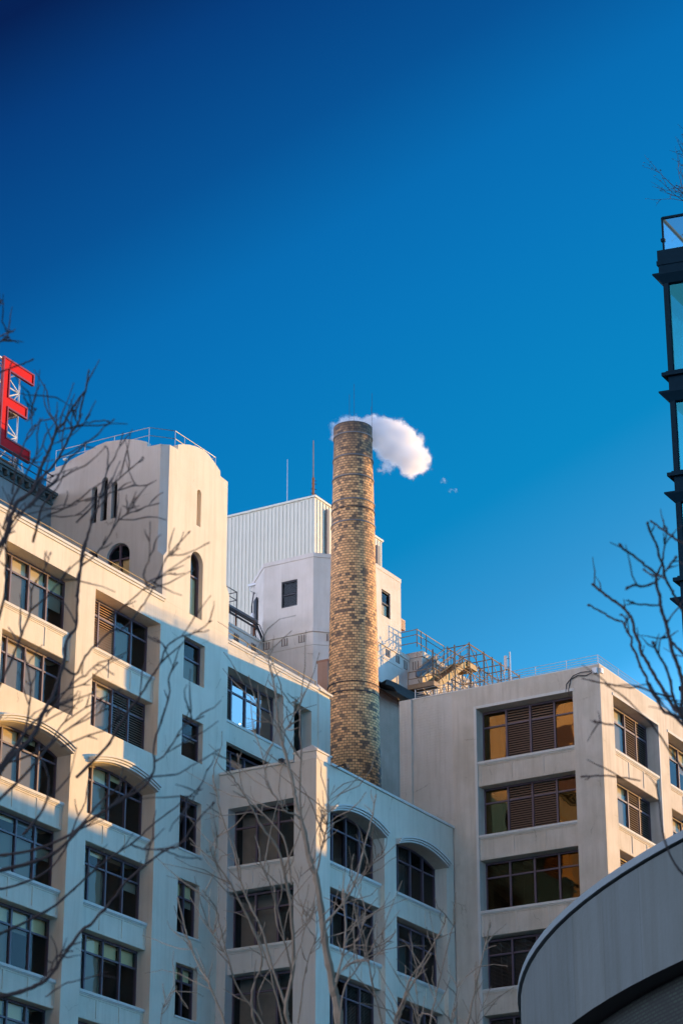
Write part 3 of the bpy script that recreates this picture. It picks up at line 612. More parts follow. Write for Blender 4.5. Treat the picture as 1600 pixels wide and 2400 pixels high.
for k in range(n):
    f = bm.faces.new((rings[-1][k], rings[-1][(k+1) % n], inner[(k+1) % n], inner[k]))
    for lp in f.loops: lp[uvl].uv = (lp.vert.co.x, 80)
    f = bm.faces.new((inner[k], inner[(k+1) % n], inn2[(k+1) % n], inn2[k]))
    for lp in f.loops: lp[uvl].uv = (lp.vert.co.x, 80)
bm.to_mesh(me); bm.free(); me.materials.append(M['chimney'])
sh_ = bpy.data.objects.new('shaft', me); COL.objects.link(sh_); sh_.parent = CH; sh_.matrix_parent_inverse = CH.matrix_world.inverted()
def ring(z, h, e, name, m):
    mb = MB(); N_ = 48; r = rad(z)+e; ri = rad(z)-.01
    for (ra, rb_, za, zb) in ((r, r, z, z+h), (ri, r, z+h, z+h), (ri, r, z, z)):
        for k in range(N_):
            a0, a1 = 2*math.pi*k/N_, 2*math.pi*(k+1)/N_
            mb.quad((CX+ra*math.cos(a0), CY+ra*math.sin(a0), za), (CX+ra*math.cos(a1), CY+ra*math.sin(a1), za), (CX+rb_*math.cos(a1), CY+rb_*math.sin(a1), zb), (CX+rb_*math.cos(a0), CY+rb_*math.sin(a0), zb))
    return mb.build(name, m, CH, smooth=False)
for z in (68.72, 67.2, 65.85, 64.25, 62.8): ring(z, .085, .05, 'steel_band', 'band_steel')
for z in (63.75, 52.5, 51.9): ring(z, .035, .05, 'cable_ring', 'dark')
for ang, h in ((200, 71.3), (214, 72.0), (318, 71.2), (305, 72.0)):
    a_ = R(ang); r = 1.19; x, y = CX+r*math.cos(a_), CY+r*math.sin(a_)
    MB().tube([(x, y, 68.9), (x, y, h)], .010, 5).build('lightning_rod', 'dark', CH)

# steam: a soft-edged volume built from a chain of puffs
puffs = [(195,490,40),(165,540,16),(225,440,56),(290,420,72),(370,420,80),(450,415,78),(540,430,95),(620,450,110),(700,440,112),(780,470,112),(850,540,110),(920,590,95),(960,560,72),(560,560,70),(552,625,38),(680,560,90),(720,640,84),(690,730,62),(760,680,92),(840,680,110),(930,710,110),(1020,730,72),(905,790,92),(980,800,85),(1060,835,50),(900,870,62),(940,885,42),(640,890,12),(700,850,34),(730,910,14),(1000,540,48),(1085,690,30),(1090,790,34),(1040,860,30),(950,905,34),(830,480,60),(640,420,70),(730,410,62),(610,600,42),(590,655,24),(1262,1010,2),(1330,1100,-3),(1375,1112,-4)]
PX = 0.00613; SP = Vector((CX+1.3*FWD.x, CY+1.3*FWD.y, 0))
o0 = Vector((CX, CY, 0)) + FWD*0.9
PL = []
for i, (px, py, pr) in enumerate(puffs):
    lat = (px-352)*PX; z = 69.88-(py-440)*PX*.93+(.05 if px < 520 and py < 500 else 0)
    dep = 0.25*math.sin(i*1.7) + lat*.10
    p = o0 + RT*lat + FWD*dep; PL.append((p.x, p.y, z, pr*PX*1.16+.13))
xs_, ys_, zs_ = [p[0] for p in PL], [p[1] for p in PL], [p[2] for p in PL]
mb = MB(); mb.box(min(xs_)-1, max(xs_)+1, min(ys_)-1.2, max(ys_)+1.2, min(zs_)-.6, max(zs_)+1.1)
m = bpy.data.materials.new('steam'); m.use_nodes = True; t = m.node_tree; t.nodes.clear(); L = t.links.new; N = t.nodes.new
geo = N('ShaderNodeNewGeometry')
nz = N('ShaderNodeTexNoise'); nz.inputs['Scale'].default_value = 1.9; nz.inputs['Detail'].default_value = 8; nz.inputs['Roughness'].default_value = .72; L(geo.outputs['Position'], nz.inputs['Vector'])
mxv = N('ShaderNodeVectorMath'); mxv.operation = 'SUBTRACT'; L(nz.outputs['Color'], mxv.inputs[0]); mxv.inputs[1].default_value = (.5, .5, .5)
scv = N('ShaderNodeVectorMath'); scv.operation = 'SCALE'; scv.inputs['Scale'].default_value = 1.6; L(mxv.outputs[0], scv.inputs[0])
pos = N('ShaderNodeVectorMath'); pos.operation = 'ADD'; L(geo.outputs['Position'], pos.inputs[0]); L(scv.outputs[0], pos.inputs[1])
acc = None
for (x, y, z, r) in PL:
    d = N('ShaderNodeVectorMath'); d.operation = 'DISTANCE'; L(pos.outputs[0], d.inputs[0]); d.inputs[1].default_value = (x, y, z)
    q = N('ShaderNodeMath'); q.operation = 'MULTIPLY_ADD'; L(d.outputs['Value'], q.inputs[0]); q.inputs[1].default_value = -1.0; q.inputs[2].default_value = r      # r - d
    if acc is None: acc = q
    else:
        a = N('ShaderNodeMath'); a.operation = 'SMOOTH_MAX'; a.inputs[2].default_value = .10; L(acc.outputs[0], a.inputs[0]); L(q.outputs[0], a.inputs[1]); acc = a
mr = N('ShaderNodeMapRange'); mr.inputs[1].default_value = -.03; mr.inputs[2].default_value = .48; mr.inputs[3].default_value = 0; mr.inputs[4].default_value = 6.5; L(acc.outputs[0], mr.inputs[0])
pv = N('ShaderNodeVolumePrincipled'); pv.inputs['Color'].default_value = (1, 1, 1, 1); pv.inputs['Anisotropy'].default_value = 0.45; L(mr.outputs[0], pv.inputs['Density'])
o = N('ShaderNodeOutputMaterial'); L(pv.outputs[0], o.inputs['Volume'])
m.cycles.volume_step_rate = .6
try: m.cycles.homogeneous_volume = False
except Exception: pass
tag(mb.build('steam_plume', m), 'white steam plume drifting right from the chimney mouth', 'steam', kind='stuff')

# ------------------------------------------------------------------ 7. cornice building and the letter sign
VC = 77.33
CB = thing('cornice_building', 'grey-green roof building with a bracketed cornice under the red letter', 'building', (90, VC, 48))
mb = MB(TA(VC)); mb.box(60, 100.8, 0, 9, 20, 56.6); mb.build('wall', 'greenwall', CB)
mb = MB(TA(VC)); mb.box(60, 100.78, -.42, .3, 57.08, 57.22); mb.box(60, 100.78, -.30, .3, 56.98, 57.078); mb.box(60, 100.78, -.10, .3, 56.602, 56.70); mb.box(60, 100.78, -.02, .3, 56.701, 56.978)
cn = mb.build('cornice', 'cornice', CB)
mb = MB(TA(VC)); k = 86.0
while k < 100.5: mb.box(k, k+.20, -.28, -.021, 56.74, 56.976); k += .62
mb.build('bracket_row', 'cornice', cn)
rl = thing('railing', 'thin dark two-rail railing with ball ends above the bracketed cornice', 'railing', (95, VC-.3, 57.2))
for z in (58.12, 57.66):
    MB(TA(VC-.3)).tube([(84, 0, z), (100.35, 0, z)], .03, 6).build('rail', 'dark', rl)
    bm = bmesh.new(); bmesh.ops.create_icosphere(bm, subdivisions=2, radius=.075); me = bpy.data.meshes.new('rail_end'); bm.to_mesh(me); bm.free(); me.materials.append(M['dark'])
    o = bpy.data.objects.new('rail_end', me); COL.objects.link(o); o.location = (100.38, VC-.3, z); o.parent = rl; o.matrix_parent_inverse = rl.matrix_world.inverted()
for u_ in (85.5, 88.3, 91.1, 93.9, 96.9, 99.4): MB(TA(VC-.3)).tube([(u_, 0, 57.2), (u_, 0, 58.14)], .025, 6).build('post', 'dark', rl)

LS = thing('letter_sign', 'big red block letter E on a white steel lattice at the left edge', 'sign', (97.3, VC, 57.2))
E_ = [(95.95, 58.20), (98.62, 58.20), (98.62, 58.93), (96.56, 58.93), (96.56, 60.60), (98.18, 60.60), (98.18, 61.28), (96.56, 61.28), (96.56, 62.76), (98.62, 62.76), (98.62, 63.44), (95.95, 63.44)]
def inset(poly, e):
    n = len(poly); o = []
    for k in range(n):
        p0, p1, p2 = Vector(poly[k-1]), Vector(poly[k]), Vector(poly[(k+1) % n])
        a = (p1-p0).normalized(); c = (p2-p1).normalized(); na, nc = Vector((-a.y, a.x)), Vector((-c.y, c.x)); o.append(tuple(p1+(na+nc)*e))
    return o
EI = inset(E_, .09)
T = TA(77.2)
def tri_fill(mb, poly, d):
    from mathutils.geometry import tessellate_polygon
    base = [mb.vert(x, d, z) for x, z in poly]
    for t_ in tessellate_polygon([[Vector((x, z, 0)) for x, z in poly]]): mb.f.append([base[i] for i in t_])
mb = MB(T); tri_fill(mb, EI, .05); mb.build('letter_face', 'red', LS, normals=False)
mb = MB(T); n = len(E_)
for k in range(n):
    j = (k+1) % n
    mb.quad((*E_[k][:1], 0, E_[k][1]), (E_[j][0], 0, E_[j][1]), (EI[j][0], 0, EI[j][1]), (EI[k][0], 0, EI[k][1]))
    mb.quad((E_[k][0], 0, E_[k][1]), (E_[j][0], 0, E_[j][1]), (E_[j][0], .16, E_[j][1]), (E_[k][0], .16, E_[k][1]))
    mb.quad((EI[k][0], 0, EI[k][1]), (EI[j][0], 0, EI[j][1]), (EI[j][0], .05, EI[j][1]), (EI[k][0], .05, EI[k][1]))
tri_fill(mb, E_, .16); mb.build('letter_rim', 'redrim', LS, normals=False)
la = MB(T); W_ = .035
for (x, d) in ((98.05, .55), (95.75, .55), (98.05, 2.1), (95.75, 2.1), (92.6, .55), (92.6, 2.1)): la.tube([(x, d, 57.2), (x, d, 63.5)], W_*1.3, 5)
for z in (58.3, 59.6, 60.9, 62.2, 63.35):
    for d in (.55, 2.1): la.tube([(90, d, z), (98.1, d, z)], W_, 5)
    for x in (98.05, 95.75): la.tube([(x, .55, z), (x, 2.1, z)], W_, 5)
for i, z in enumerate((58.3, 59.6, 60.9, 62.2)):
    x0, x1 = (98.05, 95.75) if i % 2 else (95.75, 98.05)
    la.tube([(x0, .55, z), (x1, .55, z+1.3)], W_, 5); la.tube([(98.05, .55 if i % 2 else 2.1, z), (98.05, 2.1 if i % 2 else .55, z+1.3)], W_, 5); la.tube([(x1, 2.1, z), (x0, 2.1, z+1.3)], W_*.8, 5)
la.tube([(96.2, .4, 58.2), (97.6, 1.6, 57.2)], .07, 5); la.tube([(97.4, .5, 58.2), (98.2, -.1, 57.2)], .06, 5); la.tube([(98.05, .5, 58.3), (99.3, 1.2, 57.2)], .05, 5); la.tube([(98.4, .4, 58.2), (98.0, -.1, 57.2)], .05, 5)
la.build('lattice', 'whitebox', LS)
mb = MB(T); mb.box(90, 98.6, .32, .45, 63.44, 63.52); mb.build('top_rail', 'whitebox', LS)
mb = MB(T); mb.box(90, 98.3, .7, 1.9, 58.02, 58.1); mb.box(90, 98.3, .7, 1.9, 60.95, 61.02); mb.build('walkway', 'steel', LS)

# ------------------------------------------------------------------ 8. railings
railing('railing', 'single thin rail along the sunlit coping of the left loft building', [(74, 70.25), (100.55, 70.25)], [50.42], 49.95, [(100.55, 70.25), (97.4, 70.25), (94.1, 70.25), (90.8, 70.25), (87.5, 70.25)], 'stairplate')
railing('railing', 'rail with dark posts on the coping between the stair tower and the chimney', [(107.1, 70.62), (116.9, 70.62)], [50.42], 49.93, [(109.9, 70.62), (112.5, 70.62), (115.2, 70.62), (117.0, 70.62)], 'stairplate', rp=.035)
trp = [(100.95, 77.3), (101.0, 73.5), (101.05, 71.3), (102.1, 70.35), (104.0, 70.35), (106.0, 70.35), (106.2, 74)]
railing('railing', 'two-rail grey railing round the curved top of the stair tower', trp, [59.88, 59.42], 58.3, trp+[(103.0, 70.35), (105.0, 70.35), (100.97, 75.4)], 'galv')
railing('railing', 'four-wire railing along the roof edge of the right wing building', [(121.3, 66.5), (121.3, 55.2), (160, 55.2)], [50.50, 50.33, 50.20, 50.06], 49.93,
        [(121.3, 55.2+1.9*k) for k in range(7)]+[(121.3+2.65*k, 55.2) for k in range(1, 9)], 'galv', r=.016)

# ------------------------------------------------------------------ 9. antennas
def antenna(x, y, z0, z1, r, label, bracket=None, m='galv', group='antennas on the roofs'):
    t = thing('antenna', label, 'antenna', (x, y, z0), group)
    if bracket:
        MB().tube([(x, y, z0), (x, y, bracket)], r*1.6, 6).build('mount', 'rust', t)
        cl = MB()
        for k, z in enumerate((z0+.2, z0+.55, z0+.95, z0+1.2)): cl.tube([(x-.22+.08*k, y+.1, z), (x+.24, y-.12, z+.03)], .022, 5)
        cl.build('clamp_bars', 'dark', t)
        MB().tube([(x, y, bracket), (x, y, z1)], [r, r*.85], 6).build('pole', m, t)
    else: MB().tube([(x, y, z0), (x, y, z1)], [r, r*.7], 6).build('pole', m, t)
    return t
antenna(139.1, 86.31, 73.2, 76.5, .03, 'thin bare whip antenna on the left of the metal penthouse roof')
antenna(139.1, 84.2, 73.2, 77.45, .055, 'thick whip antenna on a rusted bracket at the penthouse corner', bracket=74.6, m='grey_duct')
antenna(147.1, 84.1, 73.2, 78.9, .05, 'whip antenna half hidden behind the right side of the brick chimney')
t = thing('antenna', 'short panel antenna standing on the right wing building roof edge', 'antenna', (121.6, 60.7, 49.9), 'antennas on the roofs')
MB().tube([(121.6, 60.7, 49.2), (121.6, 60.7, 51.8)], .05, 6).build('pole', 'galv', t)
mb = MB(); mb.box(121.40, 121.52, 60.82, 60.98, 50.75, 51.55); mb.tube([(121.6, 60.7, 51.4), (121.45, 60.9, 51.4)], .02, 5); mb.tube([(121.6, 60.7, 50.9), (121.45, 60.9, 50.9)], .02, 5); mb.tube([(121.45, 60.95, 50.75), (121.5, 61.05, 50.55)], .02, 5); mb.build('panel', 'galv', t)

# ------------------------------------------------------------------ 10. steel stairs beside the roof house
ST = thing('steel_stair', 'brown steel stair and catwalk frame with sunlit undersides right of the chimney', 'stairs', (137, 74, 56))
def bar(a, c, r=.035, n=5): return MB().tube([a, c], r, n)
mb = MB(); mb.box(135.5, 136.3, 73.05, 74.92, 56.36, 56.48); mb.box(135.48, 135.56, 73.03, 74.94, 56.3, 56.62); mb.box(135.57, 136.3, 73.03, 73.09, 56.3, 56.62); mb.build('lower_platform', 'steel', ST)
mb = MB(); mb.tube([(135.6, 73.9, 56.3), (136.6, 73.3, 55.0)], .05, 5); mb.tube([(135.9, 74.6, 56.3), (136.6, 74.6, 55.0)], .05, 5); mb.build('platform_bracket', 'steel', ST)
fl = MB(); n = 13
for k in range(n):
    x = 136.3+4.05*k/n; z = 56.62+2.75*k/n
    fl.box(x, x+.31, 73.32, 74.26, z, z+.04); fl.box(x+.26, x+.30, 73.32, 74.26, z-.18, z-.001)
fl.build('treads', 'steel', ST)
for y in (73.24, 74.28):
    s_ = MB(TA(y)); s_.prism([(136.2, 56.42), (136.5, 56.42), (140.4, 59.10), (140.4, 59.42), (140.2, 59.42), (136.2, 56.72)], 0, .06); s_.build('stringer', 'stairplate', ST)
mb = MB(); mb.box(140.42, 141.6, 73.2, 74.5, 59.40, 59.46); mb.box(140.42, 141.6, 73.12, 73.19, 59.12, 59.46); mb.box(141.61, 141.68, 73.12, 74.5, 59.12, 59.46); mb.box(140.35, 140.41, 73.2, 74.5, 59.14, 59.46); mb.build('landing', 'stairplate', ST)
# handrails of the flight and platform
hr = MB()
for y in (73.14, 74.4):
    for dz in (1.0, .55): hr.tube([(136.3, y, 56.75+dz), (140.4, y, 59.46+dz), (141.6, y, 59.46+dz)], .026, 5)
    for k in range(5): x = 136.3+4.1*k/4; z = 56.62+2.8*k/4; hr.tube([(x, y, z), (x, y, z+1.05)], .028, 5)
    hr.tube([(141.6, y, 59.4), (141.6, y, 60.5)], .03, 5)
for z in (57.48, 57.0):
    hr.tube([(135.52, 74.9, z), (135.52, 73.06, z), (136.3, 73.06, z)], .028, 5)
for y in (74.9, 73.06): hr.tube([(135.52, y, 56.4), (135.52, y, 57.5)], .032, 5)
hr.tube([(136.3, 73.06, 56.4), (136.3, 73.06, 57.8)], .032, 5)
hr.build('handrail', 'steel', ST)
# trussed catwalk frame running to the right
tr_ = MB(); xs = [138.3, 140.35, 142.4, 143.6, 144.85, 146.0, 147.6]
for y in (73.0, 74.6):
    for i, x in enumerate(xs):
        tr_.tube([(x, y, 54.5), (x, y, 60.75 if i else 59.9)], .055 if i % 2 == 0 else .045, 5)
    tr_.tube([(140.35, y, 60.62), (147.6, y, 60.62)], .045, 5); tr_.tube([(138.3, y, 58.6), (147.6, y, 58.75)], .035, 5)
    for a, c in zip(xs[1:], xs[2:]):
        tr_.tube([(a, y, 60.6), (c, y, 58.8)] if y < 74 else [(a, y, 58.8), (c, y, 60.6)], .028, 5)
    tr_.tube([(136.3, y, 57.2), (138.3, y, 55.2)], .03, 5); tr_.tube([(138.3, y, 57.2), (136.3, y, 55.2)], .03, 5); tr_.tube([(138.3, y, 58.5), (140.35, y, 56.2)], .03, 5); tr_.tube([(138.3, y, 56.2), (140.35, y, 58.5)], .03, 5); tr_.tube([(136.3, y, 58.0), (140.35, y, 60.7)], .026, 5)
    tr_.tube([(140.35, y, 59.1), (142.4, y, 56.8)], .035, 5)
for x in xs[1:]: tr_.tube([(x, 73.0, 60.6), (x, 74.6, 60.6)], .035, 5); tr_.tube([(x, 73.0, 58.7), (x, 74.6, 58.7)], .035, 5)
tr_.build('catwalk_frame', 'steel', ST)
up = MB()
pts_ = [(136.75, 76.9), (137.2, 76.2), (138.5, 76.2)]
for z in (61.0, 60.65): up.tube([(135.6, 77.6, z), (136.6, 76.3, z-.25), (136.65, 74.85, z-.2), (140.3, 74.85, z-.2)], .028, 5)
for x, y in ((136.6, 76.3), (136.65, 74.85), (137.2, 74.85), (137.9, 74.85), (140.3, 74.85)): up.tube([(x, y, 59.6), (x, y, 60.85)], .034, 5)
up.tube([(136.6, 76.3, 59.9), (136.65, 74.85, 59.9), (140.3, 74.85, 59.9)], .03, 5)
up.build('upper_guard_rail', 'steel', ST)
g2 = MB()
for z in (57.3, 56.9, 56.5): g2.tube([(139.5, 73.3, z+2.2), (150, 73.3, z+2.2)], .02, 5)
g2.build('side_rail', 'galv', ST)
u2 = MB(TA(74.75)); u2.prism([(136.4, 57.5), (136.7, 57.5), (139.3, 59.5), (139.3, 59.75), (139.1, 59.75), (136.4, 57.85)], 0, .12); u2.build('stringer', 'grey_duct', ST)

# ------------------------------------------------------------------ 11. brown wall and tarpaulin at the chimney foot
BWt = thing('brown_wall', 'tall narrow brown stucco wall between the chimney and the right wing building', 'wall', (131, 75, 40))
mb = MB(TA(75.2)); mb.prism([(126, 20), (135.0, 20), (135.0, 54.95), (134.5, 55.35), (131.6, 55.33), (126, 55.33)], 0, .7); mb.build('wall_panel', 'brown', BWt)
mb = MB(TA(75.2)); mb.prism([(126, 55.331), (134.52, 55.351), (135.04, 54.94), (135.14, 55.02), (134.58, 55.50), (126, 55.48)], -.06, .8); mb.build('coping', 'brown_trim', BWt)
tb = MB(); nx, ny = 14, 6; g0 = []
for i in range(nx+1):
    for j in range(ny+1):
        x = 130.6+7.6*i/nx; y = 75.9-2.2*j/ny+.02*i; z = 55.75+ .075*i + .10*math.sin(i*.55+1)+.22*math.sin(j*1.1)-.10*j
        g0.append(tb.vert(x, y, z))
for i in range(nx):
    for j in range(ny): tb.f.append([g0[i*(ny+1)+j], g0[(i+1)*(ny+1)+j], g0[(i+1)*(ny+1)+j+1], g0[i*(ny+1)+j+1]])
base = len(tb.v); dn = [tb.vert(*(Vector(tb.v[g0[i*(ny+1)+ny]])-Vector((0, -.1, (.55 if i > 2 else .3))))) for i in range(nx+1)]
for i in range(nx): tb.f.append([g0[i*(ny+1)+ny], g0[(i+1)*(ny+1)+ny], dn[i+1], dn[i]])
tag(tb.build('tarpaulin', 'tarp', smooth=True), 'dark brown tarpaulin slung below the steel stair platform', 'tarpaulin')

# ------------------------------------------------------------------ 12. roof platform, pipes, small fittings
PF = thing('roof_platform', 'small railed steel platform beside the metal penthouse, left of the roof house', 'platform', (127, 82.5, 59.2))
mb = MB(TA(82.5)); mb.box(119, 127.1, 0, 2.6, 60.42, 60.56); mb.prism([(127.1, 60.42), (129.6, 60.42), (129.6, 60.56), (127.1, 60.56)], 0, .4); mb.build('deck', 'grey_duct', PF)
for z in (61.65, 61.10):
    MB(TA(82.52)).tube([(119, 0, z), (127.08, 0, z)], .03, 5).build('rail', 'dark', PF)
    MB().tube([(127.08, 82.52, z), (127.08, 85.6, z)], .03, 5).build('rail', 'dark', PF)
for u_ in (121, 124, 127.08): MB(TA(82.52)).tube([(u_, 0, 60.5), (u_, 0, 61.68)], .035, 5).build('post', 'dark', PF)
for u_ in (122.0, 125.7, 127.08, 129.2): MB(TA(82.55)).tube([(u_, 0, 59.0), (u_, 0, 60.42)], .06, 6).build('leg', 'rust', PF)
PP = thing('pipe_run', 'bundle of dark pipes and conduits under the railed platform', 'pipes', (125, 82.3, 59.9))
for k, (dz, dd) in enumerate(((0, 0), (-.12, -.08), (-.26, -.02), (-.42, -.1), (-.05, -.2))):
    MB(TA(82.28)).tube([(119, dd, 60.25+dz), (129.1, dd, 60.05+dz*.8), (129.6, dd-.02, 59.5+dz), (129.62, dd, 59.05)], .035, 6).build('pipe', 'dark', PP)
cj = MB(); cj.tube([(130.3, 83.0, 59.3), (130.95, 83.62, 60.6), (131.55, 84.22, 61.3), (131.5, 84.2, 62.6), (131.15, 83.85, 63.3), (130.9, 83.6, 63.1)], .04, 6); cj.tube([(131.62, 84.3, 59.5), (131.62, 84.3, 62.6)], .04, 6); cj.build('pipe', 'dark', PP)
t = thing('water_tank', 'small white cylinder tank fixed beside the roof house door', 'tank', (131.1, 83.85, 60.9))
MB().tube([(131.1, 83.85, 60.95), (131.1, 83.85, 61.05), (131.1, 83.85, 61.75), (131.1, 83.85, 61.83)], [.12, .16, .16, .10], 10).build('shell', 'whitebox', t, smooth=True)
MB().tube([(131.1, 83.85, 60.95), (131.1, 83.85, 59.6)], .03, 6).build('feed_pipe', 'dark', t)
t = thing('security_camera', 'white security camera on the corner of the roof house', 'camera', (131.9, 84.5, 64.0))
mb = MB(); mb.box(131.5, 131.7, 83.95, 84.55, 63.98, 64.12); mb.build('housing', 'whitebox', t)
mb = MB(); mb.tube([(131.6, 84.4, 63.98), (131.6, 84.45, 63.7), (131.95, 84.4, 63.65)], .04, 6); mb.build('arm', 'whitebox', t)
t = thing('security_camera', 'tiny pale camera under the curved left top of the stair tower', 'camera', (100.8, 76.4, 58.95))
mb = MB(); mb.box(100.52, 100.68, 76.3, 76.5, 58.98, 59.08); mb.build('housing', 'whitebox', t); mb = MB(); mb.tube([(100.81, 76.42, 59.0), (100.6, 76.4, 59.0)], .025, 5); mb.build('arm', 'whitebox', t)
t = thing('air_conditioner', 'boxy beige air conditioner bracketed to the right wall of the roof house', 'air conditioner', (137.1, 76.4, 61.2))
mb = MB(); mb.box(136.66, 137.55, 76.2, 76.9, 61.25, 61.95); mb.build('casing', 'ac', t)
mb = MB()
for k in range(6): mb.box(136.72, 137.08, 76.17, 76.199, 61.32+k*.1, 61.36+k*.1); mb.box(137.14, 137.5, 76.17, 76.199, 61.32+k*.1, 61.36+k*.1)
mb.build('grille', 'ac', t)
mb = MB(); mb.tube([(136.62, 76.3, 60.5), (136.8, 76.3, 60.95), (137.4, 76.3, 61.24)], .04, 5); mb.tube([(136.62, 76.7, 60.7), (137.5, 76.7, 61.24)], .03, 5); mb.tube([(136.65, 76.3, 61.22), (137.5, 76.3, 61.22)], .03, 5); mb.build('bracket', 'rust', t)
t = thing('junction_box', 'white junction box with looping black cables at the right wing building corner', 'junction box', (121, 55.3, 49.5))
mb = MB(); mb.box(120.96, 121.09, 55.14, 55.42, 49.36, 49.68); mb.build('box', 'whitebox', t)
mb = MB(); mb.box(121.12, 121.4, 54.93, 55.02, 49.38, 49.66); mb.build('box', 'whitebox', t)
cbm = MB()
cbm.tube([(121.05, 55.15, 49.66), (121.0, 55.35, 49.45), (121.0, 55.8, 49.32), (121.03, 56.3, 49.42), (121.05, 56.75, 49.28), (121.05, 56.9, 48.75), (121.06, 56.9, 48.4)], .028, 5)
cbm.tube([(121.05, 55.2, 49.68), (120.98, 55.5, 49.50), (121.0, 56.1, 49.56), (121.04, 56.6, 49.46), (121.06, 57.02, 49.05), (121.06, 57.08, 48.62)], .024, 5)
cbm.build('cable', 'dark', t)
def flood(x, y, z, dx, dy, label):
    t = thing('floodlight', label, 'floodlight', (x, y, z), 'floodlights on the corner building')
    mb = MB(); mb.tube([(x, y, z), (x+dx*.35, y+dy*.35, z+.05)], .03, 5); mb.build('arm', 'dark', t)
    cx, cy = x+dx*.45, y+dy*.45
    mb = MB(); a_ = [mb.vert(cx-.17, cy-.12, z+.08), mb.vert(cx+.17, cy-.12, z+.08), mb.vert(cx+.17, cy+.12, z+.08), mb.vert(cx-.17, cy+.12, z+.08)]
    b_ = [mb.vert(cx-.10+dx*.1, cy-.08+dy*.1, z-.14), mb.vert(cx+.10+dx*.1, cy-.08+dy*.1, z-.14), mb.vert(cx+.10+dx*.1, cy+.08+dy*.1, z-.14), mb.vert(cx-.10+dx*.1, cy+.08+dy*.1, z-.14)]
    mb.f += [a_, b_[::-1]]+[[a_[k], a_[(k+1) % 4], b_[(k+1) % 4], b_[k]] for k in range(4)]; mb.build('head', 'dark', t)
flood(108.3, 64.08, 41.95, .2, -1, 'dark floodlight on the sunward parapet just right of the corner pier')
flood(106.4, 66.0, 41.92, -1, -.2, 'dark floodlight on the shaded parapet left of the corner pier')

# ------------------------------------------------------------------ 13. curved canopy building, lower right
DC = (44.41, -.14); DR = 19.94; DZ0, DZ1 = 9.11, 10.62
DB = thing('curved_building', 'round blue-grey concrete band with a dark woven screen below, lower right', 'building', (DC[0], DC[1], 0))
def cyl(name, m, r0, r1, z0, z1, n=180, uv=False, parent=DB):
    mb = MB(); P0 = [(DC[0]+r0*math.cos(2*math.pi*k/n), DC[1]+r0*math.sin(2*math.pi*k/n), z0) for k in range(n)]; P1 = [(DC[0]+r1*math.cos(2*math.pi*k/n), DC[1]+r1*math.sin(2*math.pi*k/n), z1) for k in range(n)]
    a = [mb.vert(*p) for p in P0]; c = [mb.vert(*p) for p in P1]
    for k in range(n): mb.f.append([a[k], a[(k+1) % n], c[(k+1) % n], c[k]])
    o = mb.build(name, m, parent, smooth=True, normals=False)
    if uv:
        ul = o.data.uv_layers.new(name='UVMap')
        for f in o.data.polygons:
            k = f.index
            for li, (uu, vv) in zip(f.loop_indices, ((k, z0), (k+1, z0), (k+1, z1), (k, z1))): ul.data[li].uv = (uu/n*2*math.pi*r0, vv)
    return o
cyl('band', 'drum', DR, DR, DZ0, DZ1-.075, uv=True); cyl('shadow_gap', 'dark', DR-.05, DR-.05, DZ1-.075, DZ1-.05)
c_ = cyl('coping', 'drumrim', DR+.05, DR+.05, DZ1-.05, DZ1+.05); cyl('coping_soffit', 'drumrim', DR-.07, DR+.05, DZ1-.0501, DZ1-.05, parent=c_); cyl('coping_top', 'drumrim', DR+.05, DR-1.0, DZ1+.05, DZ1+.051, parent=c_)
cyl('band_soffit', 'dark', DR, DR-.35, DZ0, DZ0+.001); cyl('screen', 'screen', DR-.35, DR-.35, 0, DZ0, uv=True)
mb = MB(); mb.plan([(DC[0]+(DR-.9)*math.cos(2*math.pi*k/90), DC[1]+(DR-.9)*math.sin(2*math.pi*k/90)) for k in range(90)], DZ1-.3, DZ1-.2); mb.build('roof', 'roofing', DB)

